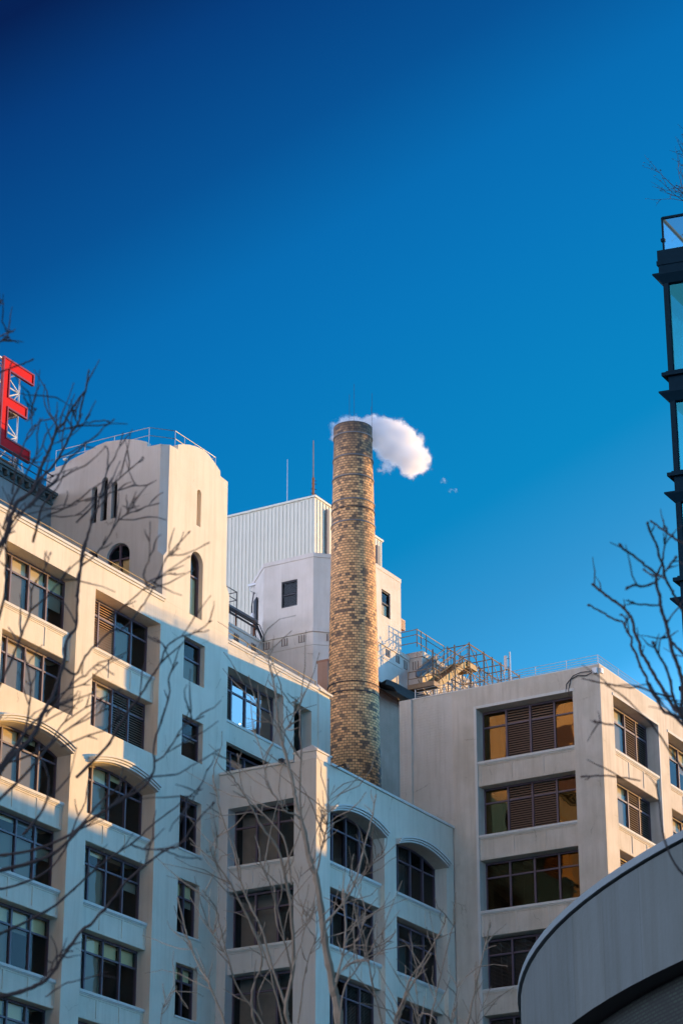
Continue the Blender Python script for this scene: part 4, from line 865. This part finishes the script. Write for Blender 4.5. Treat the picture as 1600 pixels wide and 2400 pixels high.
# ------------------------------------------------------------------ 14. glass tower, right edge
GT = thing('glass_tower', 'dark blue glass tower with projecting cornices at the right edge of the view', 'building', (78, 25, 0))
d1 = Vector((.183, -.984)); c0 = Vector((74.68, 30.84)); c1v = c0+d1*14; c2v = c1v+Vector((16, 0)); c3v = c0+Vector((16, 0)); TP = [c0, c1v, c2v, c3v]
def tplan(e):
    cx = sum((p.x for p in TP))/4; cy = sum((p.y for p in TP))/4; o = []
    for p in TP:
        v = p-Vector((cx, cy)); v2 = Vector((e if v.x > 0 else -e, e if v.y > 0 else -e)); o.append((p.x+v2.x, p.y+v2.y))
    return o
lev = [45.05, 40.45, 36.65, 32.8, 28.95, 25.1, 21.2, 17.3]
for i, z in enumerate(lev):
    mb = MB(); q = tplan(.04); q1 = tplan(.30)
    if i == 0: mb.plan(tplan(.12), 45.42, 45.75); mb.plan(tplan(.17), 45.751, 45.92); mb.plan(tplan(.14), 45.921, 46.35)
    else: mb.plan(tplan(.02), z+.36, z+.95); mb.plan(tplan(.20), z+.951, z+1.08); mb.plan(tplan(.08), z+1.081, z+1.16)
    a = [mb.vert(x, y, z) for x, y in q]; b_ = [mb.vert(x, y, z+.28) for x, y in q1]; c = [mb.vert(x, y, z+.34) for x, y in q1]
    for k in range(4): mb.f.append([a[k], a[(k+1) % 4], b_[(k+1) % 4], b_[k]]); mb.f.append([b_[k], b_[(k+1) % 4], c[(k+1) % 4], c[k]])
    mb.f.append(c); mb.f.append(a[::-1]); mb.build('cornice', 'tower', GT)
    if i == len(lev)-1: continue
    zb = lev[i+1]+1.17
    g = MB(); L2 = 14.0; nd = 4
    g.quad((c0.x+.08, c0.y-.05, zb), (c1v.x+.08, c1v.y, zb), (c1v.x+.08, c1v.y, z-.001), (c0.x+.08, c0.y-.05, z-.001))
    g.build('glass_pane', 'teal', GT, normals=False)
    g = MB(); g.quad((c0.x+.1, c0.y-.06, zb), (c3v.x, c3v.y-.06, zb), (c3v.x, c3v.y-.06, z-.001), (c0.x+.1, c0.y-.06, z-.001)); g.build('glass_pane', 'teal', GT, normals=False)
    f = MB(); f.box(c0.x-.02, c0.x+.17, c0.y-.17, c0.y+.02, zb, z-.002)
    for k in range(1, nd+1):
        p = c0+d1*L2*k/nd; f.box(p.x-.03, p.x+.12, p.y-.08, p.y+.08, zb, z-.002); 
    f.build('mullion', 'tower', GT)
    r = MB(); r.plan([(c0.x+.9, c0.y-.55), (c0.x+1.05, c0.y-1.2), (c0.x+4, c0.y-1.2), (c0.x+4, c0.y-.55)], zb, z-.25); r.build('inner_column', 'towerpanel', GT)
    r = MB(); r.plan([(c0.x+3.2, c0.y-1.5), (c1v.x+3, c1v.y+.3), (c2v.x-.5, c2v.y+.3), (c3v.x-.5, c3v.y-1.5)], zb, z-.05); r.build('inner_core', 'towerroom', GT)
mb = MB(); mb.plan([(p.x, p.y) for p in TP], 0, 18.4); mb.build('base_storeys', 'tower', GT)
# roof guard of glass
zt = 47.7
mb = MB(); mb.tube([(c0.x+.05, c0.y-.05, zt), (c1v.x, c1v.y, zt)], .06, 6); mb.tube([(c0.x+.05, c0.y-.05, zt), (c3v.x, c3v.y-.05, zt)], .06, 6); mb.tube([(c0.x+.05, c0.y-.05, 46.35), (c0.x+.05, c0.y-.05, zt)], .04, 6)
mb.box(c0.x-.03, c0.x+.1, c0.y-.12, c0.y+.02, 46.75, 46.86); mb.build('guard_rail', 'tower', GT)
g = MB(); g.quad((c0.x+.05, c0.y-.05, 46.36), (c1v.x, c1v.y, 46.36), (c1v.x, c1v.y, zt), (c0.x+.05, c0.y-.05, zt)); g.build('guard_glass', 'railglass', GT, normals=False)
g = MB(); g.quad((c0.x+.06, c0.y-.04, 46.36), (c3v.x, c3v.y-.04, 46.36), (c3v.x, c3v.y-.04, zt), (c0.x+.06, c0.y-.04, zt)); g.build('guard_glass', 'railglass', GT, normals=False)
# planting bed behind the guard
rnd = random.Random(3); mb = MB()
for k in range(260):
    s_ = rnd.random(); x = c0.x+.35+s_*1.7+rnd.random()*.3; y = c0.y-.3-rnd.random()*1.3; h = .06+rnd.random()*.32*(1-s_*.6)
    a_ = rnd.random()*6.28; w = .05+.05*rnd.random(); mb.quad((x-w*math.cos(a_), y-w*math.sin(a_), 46.36+h*.3), (x+w*math.cos(a_), y+w*math.sin(a_), 46.36+h*.3), (x+w*.4*math.cos(a_), y+w*.4*math.sin(a_)+.05, 46.36+h), (x-w*math.cos(a_)*.4, y-w*.4*math.sin(a_)+.05, 46.36+h))
tag(mb.build('planting', 'soil', normals=False), 'low dry planting behind the glass guard of the blue tower', 'plants', kind='stuff')

# ------------------------------------------------------------------ 15. unseen blocks added to cast the lower shadow and bounce the evening light
OB = thing('shade_block', 'wide plain block added out of view to shade the lower storeys', 'building', (170, -20, 0))
mb = MB(); mb.box(150, 185, -90, 25, 0, 40.8); mb.build('wall', 'right', OB)
mb = MB(); mb.box(149.9, 185.1, -90.1, 25.1, 40.801, 40.9); mb.build('coping', 'trim', OB)
CW = thing('bounce_block', 'tall cream block added out of view to bounce warm light onto shaded walls', 'building', (50, 66, 0))
mb = MB(); mb.box(34, 58, 52, 92, 0, 78); mb.build('wall', 'white', CW)
mb = MB()
for fz in range(17):
    for k in range(9): mb.box(58.001, 58.06, 53.5+4.2*k, 55.6+4.2*k, 4+4.3*fz, 6.2+4.3*fz)
tag(mb.build('window_grid', 'frame', CW), kind='stuff')

# ------------------------------------------------------------------ 16. bare trees
def at(x, y, dist):
    d = LOOK + RT*((x-800)/6041.0) - (Vector((0, 0, math.cos(PITCH))) - FWD*math.sin(PITCH))*((y-1200)/6041.0)
    return Vector((0, 0, CAMZ)) + d*dist
c1f = lambda p: (p[0]/2.8, 700+p[1]/2.8); c2f = lambda p: (p[0]/2.8, 1180+p[1]/2.8); c3f = lambda p: (p[0]/2.8, 1780+p[1]/2.8)
z1f = lambda p: (p[0]/4.9, 760+p[1]/4.9); c5f = lambda p: (400+p[0]/2.6133, 1500+p[1]/2.6133); c6f = lambda p: (850+p[0]/2.0907, 1400+p[1]/2.0907); z8f = lambda p: (1380+p[0]/4.523, 1200+p[1]/4.523)
def smooth_path(P, n=5):
    out = []
    for i in range(len(P)-1):
        p0, p1, p2, p3 = P[max(i-1, 0)], P[i], P[i+1], P[min(i+2, len(P)-1)]
        for k in range(n):
            t = k/n; out.append(0.5*((2*p1)+(-p0+p2)*t+(2*p0-5*p1+4*p2-p3)*t*t+(-p0+3*p1-3*p2+p3)*t*t*t))
    out.append(P[-1]); return out
def tree(name, label, dist, branches, m, twigs, rnd, spread, trunk_at, thick=1.0, twig_len=(.12, .4), bud=.006, tw_r=.0035, group=None):
    t = thing(name, label, 'tree', (trunk_at.x, trunk_at.y, 0), group)
    br = MB(); tw = MB(); paths = []
    for f, pts, w0, w1 in branches:          # w in photo pixels at base and tip ; first point is the base
        px = [f(p) for p in pts]; off = rnd.uniform(-spread, spread); lean = rnd.uniform(-spread, spread)*.6
        P = [at(x, y, dist+off+lean*i/len(px)) for i, (x, y) in enumerate(px)]
        P = smooth_path(P, 5); k0 = dist/6041.0/2; rs = []
        for i in range(len(P)):
            s_ = i/(len(P)-1); r = (w0+(w1-w0)*s_**.8)*k0*thick
            if i % 4 == 2: r *= 1.22
            rs.append(r)
        for i in range(1, len(P)-1): P[i] = P[i]+Vector((rnd.gauss(0, 1), rnd.gauss(0, 1), rnd.gauss(0, 1)))*k0*1.3
        br.tube([tuple(p) for p in P], rs, 6); paths.append((P, rs))
        if w1 < 6: e = P[-1]; br.tube([tuple(e-(P[-1]-P[-2]).normalized()*bud), tuple(e), tuple(e+(P[-1]-P[-2]).normalized()*bud*2)], [rs[-1], rs[-1]*1.7, rs[-1]*.4], 5)
    for _ in range(twigs):
        P, rs = rnd.choice(paths); i = rnd.randrange(len(P)//4, len(P)-1); d = (P[i+1]-P[i]).normalized()
        side = Vector((rnd.gauss(0, 1), rnd.gauss(0, 1), rnd.gauss(0, .6))); side = (side-d*side.dot(d)).normalized()
        ln = rnd.uniform(*twig_len)*(1.0 if rnd.random() < .5 else .35); q = P[i]; dd = (d*rnd.uniform(.5, 1.2)+side*rnd.uniform(.5, 1)+Vector((0, 0, .25))).normalized(); L_ = [tuple(q)]; rr = [min(rs[i]*.6, tw_r*1.4)]
        for k in range(4):
            q = q+dd*ln/4; dd = (dd+Vector((rnd.gauss(0, .18), rnd.gauss(0, .18), rnd.gauss(.05, .18)))).normalized(); L_.append(tuple(q)); rr.append(tw_r*(1-.18*k)*(1.25 if k % 2 else 1))
        tw.tube(L_, rr, 4)
    br.build('branches', m, t); tw.build('twigs', m, t)
    return t
rnd = random.Random(11)
LT = [
 (z1f, [(-60,2600),(60,2450),(110,2250),(175,2090),(210,2030),(330,1950),(400,1850),(470,1650),(550,1480),(600,1350),(660,1200),(720,1150),(780,1050),(830,960),(950,800),(985,760),(1000,650),(1020,540)], 15, 4),
 (z1f, [(400,1870),(450,1790),(540,1700),(620,1610),(700,1480),(760,1370),(830,1230),(900,1130),(920,1000),(970,790)], 9, 5),
 (z1f, [(640,1245),(680,1225),(800,1190),(890,1165),(1000,1130),(1176,1105),(1240,1115)], 6, 3), (z1f, [(668,1195),(600,1060),(548,1000)], 5, 3),
 (z1f, [(890,1140),(830,1000),(790,930)], 4, 2), (z1f, [(815,1210),(825,1080),(850,1000)], 4, 3),
 (z1f, [(340,2100),(450,1960),(590,1840),(680,1740),(760,1580),(900,1450),(980,1370),(1130,1260),(1180,1190),(1300,1100)], 9, 3),
 (z1f, [(40,2350),(130,2050),(200,1900),(280,1750),(360,1600),(420,1470),(430,1250),(460,1100)], 7, 3),
 (z1f, [(140,1950),(160,1800),(200,1600),(230,1500),(290,1340),(340,1220),(400,1160)], 6, 3),
 (z1f, [(300,1110),(370,1050),(410,970)], 4, 3), (z1f, [(-40,570),(150,490),(270,450),(370,405)], 5, 4), (z1f, [(-30,150),(60,110),(150,80)], 5, 3), (z1f, [(-30,215),(40,180),(100,150)], 5, 4), (z1f, [(-60,-60),(-10,-230),(15,-280)], 5, 3),
 (z1f, [(360,1590),(480,1575),(600,1560)], 4, 2), (z1f, [(620,1370),(700,1330)], 3, 2), (z1f, [(740,1690),(700,1800),(600,1950),(480,2100),(430,2300),(380,2500)][::-1], 8, 3),
 (z1f, [(60,2500),(130,2300),(250,2150),(400,2020),(480,1870),(520,1780)], 6, 3),
 (c1f, [(310,1420),(420,1380),(540,1300),(600,1250),(680,1200)], 5, 3), (c1f, [(500,1470),(640,1330),(700,1260),(760,1200),(900,1080),(935,1040)], 6, 3), (c1f, [(560,1330),(770,1260),(860,1230),(955,1225)], 4, 3),
 (c1f, [(500,1960),(540,1720),(560,1620),(590,1500),(630,1400),(660,1290),(710,1110),(760,1030),(805,890)], 8, 3), (c1f, [(700,1120),(710,1000),(690,970)], 4, 3),
 (c1f, [(500,1850),(540,1750),(620,1690),(700,1580),(760,1480),(820,1420),(930,1375),(1035,1345)], 6, 3), (c1f, [(230,1500),(300,1430),(410,1430),(530,1415)], 4, 3), (c1f, [(820,1420),(870,1370),(910,1360)], 3, 2),
 (c2f, [(-60,1860),(60,1680),(180,1570),(240,1480),(300,1340),(350,1260),(380,1160),(420,1040),(440,900),(500,800),(510,640),(520,480),(540,300),(570,220),(600,110)], 16, 5),
 (c2f, [(420,1080),(500,1120),(560,1000),(640,920),(740,830),(800,830),(930,680),(1000,560),(1070,400),(1110,330),(1240,190)], 7, 3),
 (c2f, [(1080,380),(1110,345),(1220,330),(1365,260)], 4, 3), (c2f, [(980,560),(940,470),(980,350),(985,130)], 5, 2), (c2f, [(700,760),(760,720),(900,600),(1060,480),(1145,460)], 5, 3),
 (c2f, [(960,520),(1060,470),(1240,350)], 4, 3), (c2f, [(300,1400),(480,1180),(560,1130),(640,1060),(740,1120)], 5, 3),
 (c2f, [(500,1800),(700,1600),(760,1500),(860,1340),(930,1250),(1000,1130),(1050,1050),(1090,950),(1170,880),(1280,850),(1380,775)], 9, 3), (c2f, [(1090,950),(1030,880)], 4, 2),
 (c3f, [(-60,760),(0,730),(200,680),(380,600),(560,420),(700,330),(850,240),(960,160),(1010,60),(1010,-100),(1060,-250),(1110,-420),(1110,-540),(1160,-630)], 12, 4),
 (c3f, [(700,330),(850,220),(980,120),(1150,100),(1280,30),(1430,-60)], 6, 3), (c2f, [(1010,1700),(1090,1640),(1190,1480),(1250,1440),(1330,1400)], 5, 3),
 (c3f, [(-60,1570),(0,1560),(130,1530),(250,1480),(330,1420),(430,1270),(540,1120),(600,1080),(740,920),(830,800),(980,670),(1080,600),(1180,560),(1280,420),(1400,290)], 13, 4),
 (c3f, [(-60,1180),(0,1150),(300,1000),(430,900),(520,820),(680,680),(880,540),(1000,430),(1180,290),(1310,180),(1360,70)], 9, 3), (c3f, [(1310,180),(1280,240),(1210,250)], 4, 2), (c3f, [(860,560),(940,590),(1080,600),(1180,640),(1310,655)], 5, 3),
 (c3f, [(-60,640),(200,600),(450,500),(560,400),(650,290),(760,200),(820,120)], 9, 4), (c3f, [(-60,860),(100,830),(300,740),(420,600),(500,400),(560,280),(580,150)], 8, 3), (c3f, [(250,1480),(330,1380),(370,1300),(470,1260)], 5, 3), (c3f, [(300,1560),(420,1480),(560,1440),(700,1400)], 4, 2),
 (c3f, [(-60,320),(60,200),(200,60),(300,-60),(420,-180),(560,-260),(700,-330)], 10, 3), (c3f, [(-60,120),(80,-60),(200,-220),(330,-330),(460,-380),(600,-430)], 11, 3), (c3f, [(150,500),(280,330),(320,180),(300,60),(240,-60)], 8, 3),
 (c2f, [(-60,1300),(60,1060),(140,860),(200,700),(210,560),(290,440),(330,330)], 9, 3), (c2f, [(-60,900),(30,620),(40,420),(50,200),(120,60)], 9, 4), (c2f, [(-40,420),(60,200),(150,60),(250,-60)], 6, 3), (c2f, [(200,700),(300,620),(400,500),(470,420),(560,340)], 6, 3), (c2f, [(100,1700),(180,1420),(200,1200),(150,980),(60,820)], 7, 3), (c2f, [(340,1300),(450,1220),(560,1180),(700,1060),(800,1010)], 5, 3), (c2f, [(60,1700),(300,1600),(420,1440),(640,1300),(760,1240)], 6, 3), (c2f, [(400,1600),(560,1530),(700,1480),(820,1380)], 5, 3)]
# carry the traced limbs down to a common fork outside the frame
tree('bare_tree', 'dark leafless tree spreading over the left side of the view', 13.0, LT, 'bark_dark', 210, rnd, 1.0, at(-260, 2600, 13.0), thick=.84, twig_len=(.10, .35), group='bare street trees')
mbt = MB(); tr0 = at(-330, 2750, 13); tt = [o for o in COL.objects if o.name == 'bare_tree'][0]
mbt.tube([(tr0.x, tr0.y, 0), (tr0.x+.03, tr0.y, 2.0), tuple(tr0)], [.14, .11, .07], 10)
for (x, y) in ((-12, 1290), (-21, 1844), (-21, 2051), (-21, 2340), (-21, 2201), (-12, 1700), (-21, 2008), (-20, 1894), (-20, 1880)):
    e = at(x, y, 13); mbt.tube([tuple(tr0), tuple((tr0+e)/2+Vector((0, 0, -.1))), tuple(e)], [.045, .03, .014], 6)
mbt.build('trunk', 'bark_dark', tt)

MT = [
 (c5f, [(1060,2900),(1030,2352),(1000,2150),(960,1950),(930,1750),(900,1500),(850,1350),(810,1150),(780,1050),(760,950),(735,830),(690,650),(660,520),(650,400),(640,330),(600,140)], 34, 3),
 (c5f, [(1060,2600),(720,2352),(750,2000),(740,1700),(700,1450),(650,1270),(560,1150),(480,1000),(400,870),(360,810)], 17, 3),
 (c5f, [(620,2700),(560,2352),(420,2150),(350,1950),(300,1750),(280,1650),(200,1540)], 8, 3), (c5f, [(700,2700),(520,2352),(500,2150),(560,1950),(470,1700),(400,1560),(350,1470),(280,1370),(245,1290)], 9, 4),
 (c5f, [(720,2300),(620,2000),(560,1780),(480,1620),(420,1450),(390,1300),(330,1130),(290,1000),(260,840)], 9, 4), (c5f, [(745,2050),(700,1850),(640,1600),(600,1480),(540,1350)], 7, 3),
 (c5f, [(700,2400),(650,2200),(600,2000),(520,1800),(440,1650),(390,1540)], 8, 3), (c5f, [(420,2700),(330,2352),(230,2100),(150,1950),(100,1800),(45,1590)], 9, 5),
 (c5f, [(790,1090),(760,1070),(700,1050),(640,960),(590,880),(560,700)], 7, 3), (c5f, [(800,1110),(790,900),(800,700),(790,560),(790,400),(755,380)], 7, 3), (c5f, [(690,650),(700,560),(740,500),(765,370)], 4, 3),
 (c5f, [(690,640),(640,530),(560,470),(520,370),(480,230)], 5, 3), (c5f, [(650,420),(640,300),(600,140),(520,60)], 4, 2), (c5f, [(740,1500),(700,1240),(600,1100),(500,1000),(440,920),(410,710)], 7, 3),
 (c5f, [(890,1450),(930,1250),(960,1100),(965,860)], 6, 3), (c5f, [(940,1740),(960,1720),(1070,1600),(1140,1450),(1190,1250),(1230,1100),(1255,960)], 10, 4), (c5f, [(1010,2100),(1060,1900),(1070,1750),(1060,1540)], 8, 5),
 (c5f, [(1060,1890),(1080,1880),(1130,1850),(1200,1700)], 5, 3), (c5f, [(950,1825),(970,1820),(1090,1780),(1190,1700)], 5, 3), (c5f, [(1140,1510),(1200,1420),(1270,1320)], 4, 3),
 (c5f, [(1030,2400),(1060,2150),(1150,2000),(1230,1900),(1340,1850)], 7, 3), (c5f, [(1330,2700),(1290,2352),(1230,2100),(1190,1850),(1150,1700),(1110,1600)], 8, 3), (c5f, [(1330,2700),(1370,2352),(1430,2200),(1520,2050),(1590,1930)], 11, 4),
 (c6f, [(120,2300),(170,2091),(230,1880),(300,1780),(390,1620),(405,1570)], 9, 3), (c6f, [(300,2300),(330,2091),(370,1900),(430,1650),(450,1600)], 7, 3), (c6f, [(480,2300),(520,2050),(560,1880),(610,1660),(620,1610)], 9, 3), (c6f, [(420,2300),(430,2091),(470,1890)], 6, 3), (c6f, [(590,2300),(560,2091),(600,1980)], 5, 2), (c6f, [(230,2300),(270,2091),(265,1940)], 6, 3),
 (c5f, [(1000,2150),(1070,2000),(1250,1950),(1320,1850)], 5, 2), (c5f, [(780,2352),(820,2050),(860,1900),(900,1760),(880,1640)], 5, 2), (c5f, [(750,2000),(800,1850),(830,1700),(780,1560),(800,1400)], 5, 2),
 (c5f, [(350,1950),(210,1720)], 4, 2), (c5f, [(240,2100),(170,2000),(120,1850)], 5, 3), (c5f, [(850,1350),(890,1180),(940,1060),(1000,900)], 4, 2), (c5f, [(330,1500),(250,1300),(290,1200)], 3, 2), (c5f, [(-40,2500),(-60,2300),(20,2150),(100,2250)], 4, 2), (c5f, [(560,2300),(540,2150),(700,1900),(830,1750),(900,1600)], 4, 2)]
rnd = random.Random(5); b0 = at(815, 2900, 22.0)
tree('bare_tree', 'pale-barked leafless tree rising in the bottom centre before the corner building', 22.0, MT, 'bark_pale', 330, rnd, 1.3, b0, thick=.70, twig_len=(.2, .75), bud=.012, tw_r=.0048, group='bare street trees')
tt = [o for o in COL.objects if o.name == 'bare_tree.001'][0]; mbt = MB(); f0 = at(805, 2609, 22.0)
mbt.tube([(b0.x, b0.y, 0), (b0.x+.05, b0.y, 2.2), tuple(f0)], [.13, .10, .062], 10)
for f, pts, w0, w1 in MT:
    if pts[0][1] > (2250 if f is c6f else 2550) and pts[0] != (1060, 2900):
        x, y = f(pts[0]); e = at(x, y, 22); mid = Vector((b0.x, b0.y, max(1.8, e.z-2.2))); mbt.tube([tuple(mid), tuple((mid+e)/2+Vector((0, 0, -.12))), tuple(e)], [.03, .025, w0*22/6041/2], 6)
mbt.build('trunk', 'bark_pale', tt)

RTR = [
 (z8f, [(1200,2700),(995,2200),(900,2080),(830,1960),(760,1850),(700,1740),(620,1600),(550,1490),(530,1380),(480,1270),(460,1150),(400,1060),(320,980),(200,900),(110,830),(30,765)], 9, 6),
 (z8f, [(1200,2500),(930,2190),(800,2120),(720,1990),(650,1880),(600,1740),(540,1640),(500,1510),(450,1420),(450,1340),(400,1270),(360,1170),(250,1130),(150,1070),(0,990)], 8, 4),
 (z8f, [(1200,1500),(995,1060),(930,930),(870,820),(810,700),(780,560),(740,460),(710,340),(650,220),(620,120)], 7, 5),
 (z8f, [(1250,2600),(1000,2200),(995,1900),(970,1720),(930,1600),(870,1440),(840,1270),(800,1130),(760,1000),(750,900),(710,760),(710,680),(690,640),(590,560),(480,470),(370,395),(330,350)], 10, 5),
 (z8f, [(710,690),(775,530),(800,350),(825,180)], 6, 3), (z8f, [(1150,420),(950,310),(850,240),(760,170),(660,100)], 6, 4), (z8f, [(700,750),(560,790),(480,775),(400,810)], 5, 5), (z8f, [(740,990),(500,975),(460,960)], 4, 4), (z8f, [(810,715),(760,680),(650,660),(580,610)], 5, 4), (z8f, [(810,630),(920,480)], 4, 5),
 (z8f, [(1100,2300),(950,2100),(890,1950),(850,1750),(790,1600),(730,1500),(680,1390)], 8, 5), (z8f, [(1250,1700),(995,1500),(900,1400),(850,1330)], 7, 5), (z8f, [(890,1960),(700,1920),(540,1860),(400,1860),(130,1810),(-60,1770)], 5, 3), (z8f, [(380,1230),(385,1130),(340,1090)], 4, 3),
 (z8f, [(260,2260),(150,2240),(60,2220)], 4, 4), (z8f, [(1000,1870),(1020,2000),(920,2050)], 5, 3), (c6f, [(1360,900),(1240,880),(1150,875),(1075,880)], 3, 4), (z8f, [(1100,2900),(700,2300),(560,2150),(350,1950),(180,1830)], 5, 3), (c6f, [(1700,1450),(1568,1360),(1480,1200),(1440,920)], 8, 3), (c6f, [(1640,640),(1568,600),(1500,560),(1440,480),(1400,420)], 5, 3), (z8f, [(860,1340),(790,1320)], 3, 3)]
rnd = random.Random(23); b1 = at(1950, 2900, 12.5)
tree('bare_tree', 'dark leafless tree reaching in from the right edge above the curved band', 12.5, RTR, 'bark_dark', 60, rnd, .8, b1, thick=1.05, twig_len=(.06, .22), group='bare street trees')
tt = [o for o in COL.objects if o.name == 'bare_tree.002'][0]; mbt = MB(); f1 = at(1800, 2500, 12.5)
mbt.tube([(b1.x, b1.y, 0), (b1.x, b1.y, 2.4), tuple(f1)], [.13, .10, .05], 10)
for f, pts, w0, w1 in RTR:
    x, y = f(pts[0])
    if x > 1610: e = at(x, y, 12.5); mbt.tube([tuple(f1), tuple((f1+e)/2), tuple(e)], [.03, .02, w0*12.5/6041/2], 6)
mbt.build('trunk', 'bark_dark', tt)

# fine-twigged tree on the glass tower roof
rnd = random.Random(9)
bx, by, bz = c0.x+1.8, c0.y-2.6, 46.4
TT = thing('roof_tree', 'fine-twigged bare tree on the roof of the blue glass tower', 'tree', (bx, by, bz))
brm = MB(); lf = MB()
def grow(p, d, ln, r, lvl):
    P = [p]; 
    for k in range(4):
        d = (d+Vector((rnd.gauss(0, .13), rnd.gauss(0, .13), rnd.gauss(.02, .10)))).normalized(); P.append(P[-1]+d*ln/4)
    brm.tube([tuple(q) for q in P], [r*(1-.14*k) for k in range(5)], 5 if lvl < 2 else 4, cap=False)
    if lvl >= 6:
        for k in range(4):
            q = P[1+rnd.randrange(4)]+Vector((rnd.gauss(0, .03), rnd.gauss(0, .03), rnd.gauss(0, .03))); s_ = .035; a_ = rnd.random()*3
            lf.quad((q.x-s_, q.y-s_*math.cos(a_), q.z), (q.x+s_, q.y-s_, q.z+s_*.4), (q.x+s_, q.y+s_, q.z+s_), (q.x-s_, q.y+s_, q.z+s_*math.sin(a_)))
        return
    for k in range(3 if lvl < 4 else 2):
        q = P[1 if lvl == 1 else 2+rnd.randrange(3)]; s_ = Vector((rnd.gauss(0, 1), rnd.gauss(0, 1), rnd.gauss(.15, .6))).normalized()
        grow(q, (d*.9+s_*.8).normalized(), ln*rnd.uniform(.66, .90), r*.62, lvl+1)
    grow(P[-1], d, ln*.78, r*.62, lvl+1)
grow(Vector((bx, by, bz)), Vector((0, 0, 1)), 2.25, .09, 1)
brm.build('branches', 'bark_dark', TT); lf.build('buds', 'bark_dark', TT, normals=False)

# globe lamps inside the window beyond the tower
m, t, b = mat('lit_globe'); b.inputs['Emission Color'].default_value = (1, .95, .85, 1); b.inputs['Emission Strength'].default_value = 3; M['globe'] = m
for (x, z, w_) in ((110.05, 46.15, 'lowest left'), (110.35, 46.35, 'upper middle'), (111.25, 46.45, 'right')):
    t = thing('globe_lamp', '%s of the three small lit globe lamps behind the window right of the tower' % w_, 'lamp', (x, 71.9, z+.07), 'globe lamps')
    bm = bmesh.new(); bmesh.ops.create_icosphere(bm, subdivisions=2, radius=.055); me = bpy.data.meshes.new('globe'); bm.to_mesh(me); bm.free(); me.materials.append(M['globe'])
    o = bpy.data.objects.new('globe', me); COL.objects.link(o); o.location = (x, 71.9, z); o.parent = t; o.matrix_parent_inverse = t.matrix_world.inverted()
    MB().tube([(x, 71.9, z+.05), (x, 71.9, 48.2)], .01, 4).build('cord', 'dark', t)
